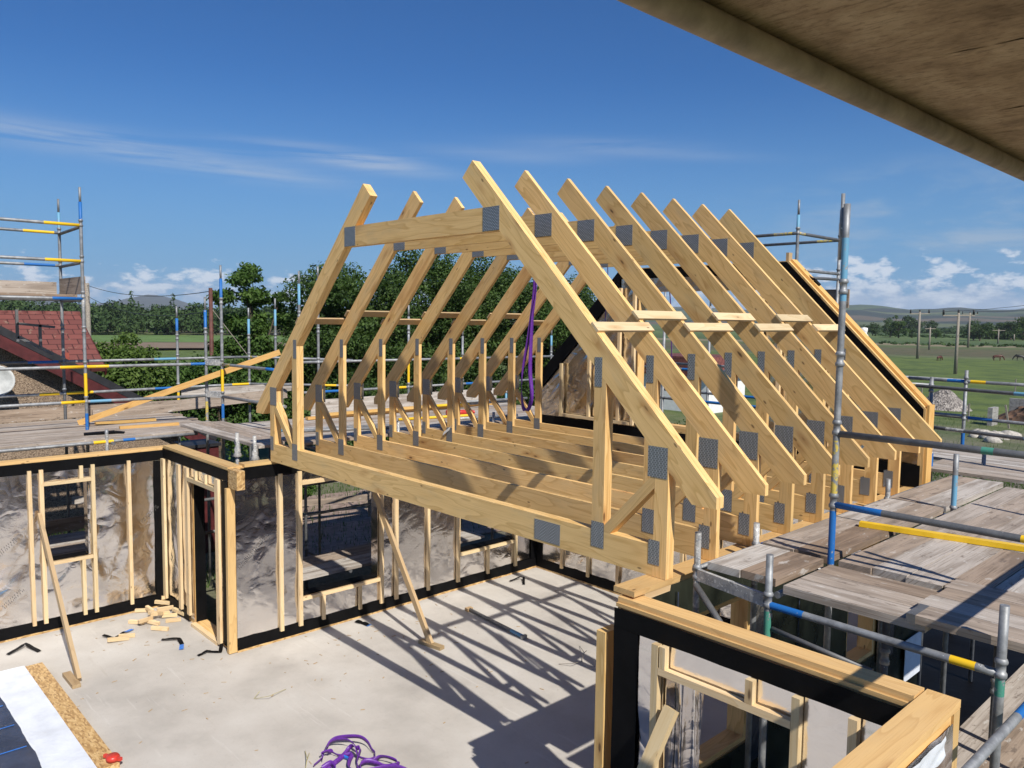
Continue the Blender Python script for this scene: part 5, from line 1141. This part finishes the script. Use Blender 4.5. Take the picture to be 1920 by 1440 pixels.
for i, (x, y, s_, lb) in enumerate(((-7.6, 4.2, .55, 'small weedy shrub behind the rail fence, seen through the first window opening'), (-7.2, 6.6, .6, 'leafy shrub by the lane beyond the rail fence'), (-4.4, 9.6, .6, 'low shrub past the far end of the left deck'), (-3.0, 15.0, 1.1, 'low dark shrub seen between the strut feet and the trees'))):
    bs = blobset((x, y, GZ + s_ * .8), (s_, s_, s_ * .7), 14, s_ * .5, 90 + i); tree('shrub', lb, 'shrub', (x, y, GZ), bs, 3500, 0.10, LEAFM, .03, None, 40 + i, .4, 'stem')
# rough grass tufts by the gable and under the deck gap
tuft = MB()
def tufts(cx, cy, rx, ry, n, hmax, sd):
    r = random.Random(sd)
    for _ in range(n):
        x = cx + r.uniform(-rx, rx); y = cy + r.uniform(-ry, ry); a = r.uniform(0, 6.28); hh = r.uniform(.3, 1) * hmax; lx = r.uniform(-.4, .4) * hh; ly = r.uniform(-.4, .4) * hh
        b = len(tuft.v); w_ = .012; tuft.v += [Vector((x - w_ * math.cos(a), y - w_ * math.sin(a), GZ)), Vector((x + w_ * math.cos(a), y + w_ * math.sin(a), GZ)), Vector((x + lx, y + ly, GZ + hh))]
        tuft.face((b, b + 1, b + 2), Z3, 0)
tufts(1.5, 19.5, 2.5, 2.5, 1800, .35, 1); tufts(2.0, 26, 10, 14, 5000, .3, 2); tufts(-6.5, 4.5, 3.4, 5.5, 4000, .22, 3); tufts(1.0, 22.0, 2.4, .8, 300, .3, 4)
solo('rough_grass', tuft, LEAFM, 'rough grass growing round the site', 'grass', None, 'stuff', False)

mb = MB(); mb.grid(lambda i, j: (5.2 + 4.2 * i, 0.6 + 8.6 * j, GZ + .05 + .05 * fbm(i * 6, j * 9)), 30, 50); solo('deck_shade_sheet', mb, BLACK, 'dark sheet added for the deep shade on the ground below the right-hand deck', 'sheet', None, None, False)  # added dark sheet: stands for the deck's shade on the ground
# far wood on the left: one mass
bs = []; r = random.Random(5)
for k in range(240):
    a = R_(-87 + 31 * r.random()); dist = r.uniform(185, 250); hh = r.uniform(3.5, 6.5) + (dist - 185) * .035
    x = CAM.x + dist * math.sin(a); y = CAM.y + dist * math.cos(a)
    if r.random() < .16:
        hh *= 1.25
        for j in range(4): bs.append((x, y, GZ + hh * (.25 + .25 * j), 1.7 - .38 * j, 1.7 - .38 * j, hh * .16))
    else:
        for j in range(4): bs.append((x + r.uniform(-2, 2), y + r.uniform(-2, 2), GZ + hh * r.uniform(.3, .85), hh * .36, hh * .36, hh * .26))
me = leaf_mesh('far_wood', bs, 110000, 0.85, LEAFF, (-190, 40, GZ), .6, .2, 8); o = bpy.data.objects.new('far_wood', me); COL.objects.link(o); o.location = (-190, 40, GZ); tagp(o, 'dark mixed wood along the horizon at the left', 'wood', None, 'stuff')
# hedgerow trees out on the right-hand plain
def bear(px, dist): 
    d = CF + CR * ((px - 960) / FOC); d.z = 0; d.normalize(); return CAM.x + d.x * dist, CAM.y + d.y * dist
HT = [(1668, 420, 9, 'distant rounded tree, leftmost of the clump above the pasture'), (1692, 430, 9, 'distant tree second in the clump above the pasture'), (1664, 300, 5, 'small tree in front of the distant clump, behind the gable slope'), (1680, 290, 6, 'bushy tree before the distant clump'), (1712, 440, 7, 'pale distant tree right of the clump'), (1740, 430, 6.5, 'distant tree behind the first power pole'), (1750, 300, 3.5, 'low shrub tree right of the thin power pole'), (1832, 270, 6.5, 'broad dark tree beside the third power pole'), (1820, 275, 5, 'dark low tree at the left foot of the broad dark tree'), (1850, 300, 6, 'distant tree right of the broad dark tree'), (1872, 310, 6.5, 'distant tree by the far pole near the right edge'), (1890, 300, 6, 'distant tree close to the right edge'), (1912, 290, 7, 'distant tree at the right edge'), (1705, 300, 3, 'small shrub in the pasture line'), (1632, 330, 5, 'small tree just right of the tall standard')]
for i, (px, ds, hh, lb) in enumerate(HT):
    x, y = bear(px, ds); bs = blobset((x, y, GZ + hh * .55), (hh * .42, hh * .42, hh * .36), 12, hh * .24, 120 + i)
    tree('hedgerow_tree', lb, 'tree', (x, y, GZ), bs, 1500, hh * .09, LEAFF if i % 3 else LEAFD, .25, 'hedgerow trees on the plain', 60 + i, .5)
hb = []
for (p0, p1, ds, hh) in ((1600, 1960, 480, 3.5), (1640, 1830, 330, 1.0), (1600, 1960, 620, 4.5), (1815, 1960, 320, 4.0), (1600, 1960, 205, .5)):
    for k in range(70):
        x, y = bear(p0 + (p1 - p0) * k / 69, ds * (1 + .04 * math.sin(k * .7))); q = hh * random.uniform(.35, 1); hb.append((x, y, GZ + q * .4, q * .9 + .6, q * .9 + .6, q * .6))
me = leaf_mesh('field_hedges', hb, 26000, 1.0, LEAFF, (-100, 400, GZ), .5, .2, 9); o = bpy.data.objects.new('field_hedges', me); COL.objects.link(o); o.location = (-100, 400, GZ); tagp(o, 'field hedges across the plain at the right', 'hedge', None, 'stuff')

# ---------------------------------------------------------------- power poles and wires
def ppole(label, px, py_b, py_t, cross=0.0, mat=POLEW, r=0.13, dist=None):
    b_ = hit(px, py_b, 2, GZ) if dist is None else None
    x, y = (b_.x, b_.y) if b_ else bear(px, dist)
    dep = (Vector((x, y, 0)) - CAM).dot(CF); zt_ = CAM.z + (598 + (px - 960) * .0125 - py_t) / FOC * dep
    t = thing('power_pole', label, 'power pole', (x, y, GZ)); mb = MB(); mb.tube((x, y, GZ), (x, y, zt_), r, None, 8, r * .7); part('pole', mb, mat, t)
    if cross:
        mb = MB(); mb.bar(Vector((x, y, zt_ - .25)) - CR * cross, Vector((x, y, zt_ - .25)) + CR * cross, .12, .12); part('crossarm', mb, mat, t)
        for k in (-1, 0, 1): mb = MB(); mb.tube(Vector((x, y, zt_ - .18)) + CR * cross * k * .95, Vector((x, y, zt_ + .28)) + CR * cross * k * .95, .10, None, 7); part('insulator', mb, BARGE, t)
        pass
    return Vector((x, y, zt_))
p1 = ppole('power pole with crossarm, left of the three on the right', 1720, 673, 584, 1.3, POLEW, .2); p2 = ppole('nearest power pole with a yellow plate, in the middle on the right', 1791, 701, 586, 1.5, POLEW, .17)
p3 = ppole('tall pale power pole right of the nearest one', 1815, 652, 586, 1.6, POLEW, .22); ppole('small far power pole between the left and the nearest', 1742, 656, 613, 1.0, POLEW, .18); ppole('far power pole before the dark trees near the right edge', 1871, 645, 617, 1.6, POLEW, .2); ppole('faint stump pole near the right edge', 1901, 640, 626, 0, POLEW, .2)
pa = ppole('grey timber pole beside the tower scaffold on the left', 169, 640, 531, 0, POLEW, .14, 42); pb = ppole('red-brown timber pole by the inner corner rails', 398, 700, 540, .0, REDPOLE, .085, 26)
def wire(label, a, b, sag, r=.012):
    mb = MB(); pts = [a.lerp(b, k / 14) - Z3 * sag * 4 * (k / 14) * (1 - k / 14) for k in range(15)]; mb.path(pts, r, 5); solo('overhead_wire', mb, WIRE, label, 'wire')
wire('upper overhead wire at the left horizon', pb - Z3 * .1, pa - Z3 * .1, .3); wire('overhead wire running left past the tower scaffold', pa - Z3 * 1.3, Vector((-28, -14, 2.6)), .3); wire('second wire between the two left poles', pb - Z3 * .7, pa - Z3 * .6, .45)
mb = MB(); e = pb + Vector((1.1, 1.1, -2.6)); mb.path([pb - Z3 * .6, e], .012, 5); solo('overhead_wire', mb, POLEW, 'stay wire slanting down from the red-brown pole', 'wire')
for i, (k, lb) in enumerate(((-.95, 'left'), (0.95, 'right'))):
    s_ = p2 + CR * 1.5 * k + Z3 * .1; wire('%s overhead wire rising from the nearest pole to the right edge' % lb, s_, Vector((22 + 3 * i, 26, 7.3 - .9 * i)), 1.0, .016)

# ---------------------------------------------------------------- horses, heaps and blocks in the paddock
def horse(label, px, py, ang, sc, mat, down=True):
    q = hit(px, py, 2, GZ); t = thing('horse', label, 'horse', q, 'horses grazing in the paddock')
    me = bpy.data.meshes.new('body'); V = []; Ed = []; Rd = []
    def add(p, r, par=None): V.append(Vector(p) * sc); Rd.append(r * sc); (Ed.append((par, len(V) - 1)) if par is not None else None); return len(V) - 1
    hp = add((-.55, 0, 1.18), .27); bl = add((-.1, 0, 1.12), .31, hp); ch = add((.45, 0, 1.15), .29, bl)
    n1 = add((.80, 0, 1.22), .20, ch); n2 = add((1.12, 0, .85), .14, n1); hd = add((1.28, 0, .55), .12, n2); mz = add((1.36, 0, .22), .075, hd)
    for sx_, sy_ in ((-.62, .14), (-.62, -.14)):
        a_ = add((sx_, sy_, .85), .15, hp); b_ = add((sx_ - .10, sy_, .52), .075, a_); c_ = add((sx_ - .04, sy_, .10), .05, b_); add((sx_, sy_, .02), .065, c_)
    for sx_, sy_ in ((.48, .13), (.48, -.13)):
        a_ = add((sx_, sy_, .82), .12, ch); b_ = add((sx_ + .02, sy_, .5), .065, a_); c_ = add((sx_, sy_, .1), .045, b_); add((sx_ + .02, sy_, .02), .06, c_)
    e1 = add((-.82, 0, 1.10), .07, hp); e2 = add((-.92, 0, .80), .07, e1); add((-.92, 0, .45), .04, e2)
    me.from_pydata([tuple(v) for v in V], Ed, []); o = bpy.data.objects.new('body', me); COL.objects.link(o); o.parent = t; LOC[o] = LOC[t]
    m_ = o.modifiers.new('skin', 'SKIN'); s2 = o.modifiers.new('sub', 'SUBSURF'); s2.levels = 1; s2.render_levels = 2
    for v, r_ in zip(me.skin_vertices[0].data if me.skin_vertices else [], Rd): v.radius = (r_, r_)
    if not me.skin_vertices:
        me.skin_vertices.new()
        for v, r_ in zip(me.skin_vertices[0].data, Rd): v.radius = (r_, r_)
    me.skin_vertices[0].data[0].use_root = True; me.materials.append(mat)
    mb = MB(); mb.grid(lambda i, j: Vector((q.x, q.y, q.z)) + Vector((.55 + .62 * i, .02 * math.sin(i * 9), 1.50 - .52 * i * i - .2 * j)) * sc, 6, 2); part('mane', mb, HORSEB, t, None, False)
    for s_ in (-1, 1):
        mb = MB(); b_ = q + Vector((1.16, .06 * s_, .92)) * sc; mb.tube(b_, b_ + Vector((.02, .03 * s_, .14)) * sc, .035 * sc, None, 6, .006 * sc); part('ear', mb, mat, t)
    t.rotation_euler.z = ang
horse('chestnut horse grazing, seen end-on, left of the nearest power pole', 1761, 677, R_(75), .5, HORSE)
horse('chestnut horse grazing side-on between the nearest pole and the right edge', 1870, 677, R_(30), .6, HORSE)
horse('black horse grazing at the right edge of the paddock', 1912, 677, R_(200), .6, HORSEB)
def heap(name, label, cat, c, rx, ry, hh, mat, seed, rough=.12):
    mb = MB()
    def fn(i, j):
        a = 6.2832 * i; rr_ = j; x = c[0] + rx * rr_ * math.cos(a); y = c[1] + ry * rr_ * math.sin(a)
        return (x, y, GZ + hh * (1 - rr_ ** 1.3) * (1 + rough * fbm(x * 1.5, y * 1.5, seed)) + .06 * (1 - rr_) * fbm(x * 6, y * 6, seed, 3) - .02)
    mb.grid(fn, 48, 18); solo(name, mb, mat, label, cat, None, None, False)
q = hit(1765, 772, 2, GZ); heap('gravel_heap', 'heap of pale gravel beside the far rails', 'gravel heap', (q.x - .4, q.y + 1.5, 0), 1.45, 1.2, 1.15, GRAVEL, 3)
q = hit(1905, 800, 2, GZ); heap('soil_heap', 'heap of dark dug soil behind a low block wall', 'soil heap', (q.x + .6, q.y + 2.0, 0), 2.3, 1.6, 1.15, SOIL, 8, .3)
bw = thing('block_wall', 'low concrete block bay holding the soil heap', 'wall', (hit(1850, 800, 2, GZ).x, hit(1850, 800, 2, GZ).y, GZ)); q = LOC[bw]
mb = MB()
for r_ in range(4):
    for k in range(2): mb.box(q.x + .0, q.x + .2, q.y + .44 * k, q.y + .44 * k + .43, GZ + .22 * r_, GZ + .22 * r_ + .212, Y3)
part('end_pier', mb, BLOCK, bw)
mb = MB()
for r_ in range(5):
    for k in range(7): mb.box(q.x - .1 + .45 * k, q.x - .1 + .45 * k + .44, q.y + 3.6, q.y + 3.8, GZ + .22 * r_, GZ + .22 * r_ + .212, X3)
part('back_wall', mb, BLOCK, bw)
for px_, py_, hgt, lb in ((1815, 792, .9, 'short fence stake beside the block bay'), (1892, 806, 1.1, 'slanted stake leaning in the soil heap'), (1903, 738, 1.0, 'fence stake behind the block bay'), (1727, 755, 1.2, 'thin stake left of the gravel heap')):
    q = hit(px_, py_, 2, GZ); mb = MB(); mb.bar((q.x, q.y, GZ), (q.x - (.2 if 'slant' in lb else 0), q.y, GZ + hgt), .07, .07, Y3); solo('stake', mb, POLEW, lb, 'stake')
rr = random.Random(9); ST = ['leftmost rounded stone', 'second stone from the left', 'third stone from the left', 'flat pale stone', 'grey middle stone', 'large middle stone', 'brown stone behind the middle', 'small stone at the front', 'pale stone at the front right', 'rounded stone at the right', 'pale yellowish stone', 'dark stone at the right end', 'last stone near the grass', 'small back stone']
for i, nm in enumerate(ST):
    q = hit(1828 + i * 5.6 + rr.uniform(-3, 3), 822 + rr.uniform(-5, 8) + .4 * i, 2, GZ); s_ = rr.uniform(.22, .42); mb = MB()
    prof = [(0.0, 0), (s_ * .8, .02), (s_, s_ * .35), (s_ * .8, s_ * .75), (s_ * .35, s_ * .98), (0, s_)]
    mb.lathe(prof, (q.x, q.y, GZ - .02), 10)
    for v in mb.v: v += (v - Vector((q.x, q.y, GZ))) * .25 * fbm(v.x * 3, v.y * 3, v.z * 3, 2)
    solo('field_stone', mb, STONE, nm + ' of the stone row beyond the far deck', 'stone', 'stones in a row beyond the far deck')
# white building and red-roofed house glimpsed through the gable opening
wb = thing('white_cabin', 'white walled cabin with red roof glimpsed through the gable opening', 'cabin', (-6, 26, GZ))
c0 = hit(1240, 745, 1, 30); mb = MB(); mb.box(c0.x - 1.0, c0.x + 3.2, 29.5, 33, GZ, -0.9, X3); part('wall', mb, WHITEP, wb); mb = MB(); mb.prism([(c0.x - 1.3, -.9), (c0.x + 3.5, -.9), (c0.x + 3.2, 0.1), (c0.x - 1, .1)], (0, 29.3, 0), X3, Z3, Y3, 4.0, X3); part('roof', mb, TILES, wb)
mb = MB(); q = hit(1619, 640, 1, 9.0); mb.box(q.x - .05, q.x + .05, 8.95, 9.05, GZ, q.z); mb.lathe([(.05, 0), (.075, .03), (.075, .10), (.045, .14), (.06, .17), (.06, .23), (0, .24)], (q.x, 9.0, q.z), 10); solo('white_capped_post', mb, WHITEP, 'white capped post standing right behind the gable slope', 'post')

# ---------------------------------------------------------------- the air over the plain (HAZE)
hm = bpy.data.materials.new('haze_air'); hm.use_nodes = True; nt = hm.node_tree; nt.nodes.clear()
pv = nd(nt, 'ShaderNodeVolumePrincipled', {'Color': (0.80, 0.89, 1.0, 1), 'Density': 0.00013, 'Anisotropy': 0.0})
nt.links.new(pv.outputs[0], nd(nt, 'ShaderNodeOutputMaterial').inputs['Volume'])
mb = MB(); mb.box(CAM.x - 4300, CAM.x + 4300, CAM.y - 4300, CAM.y + 4300, -9.5, 125.0)
solo('haze', mb, hm, None, None, None, 'stuff')
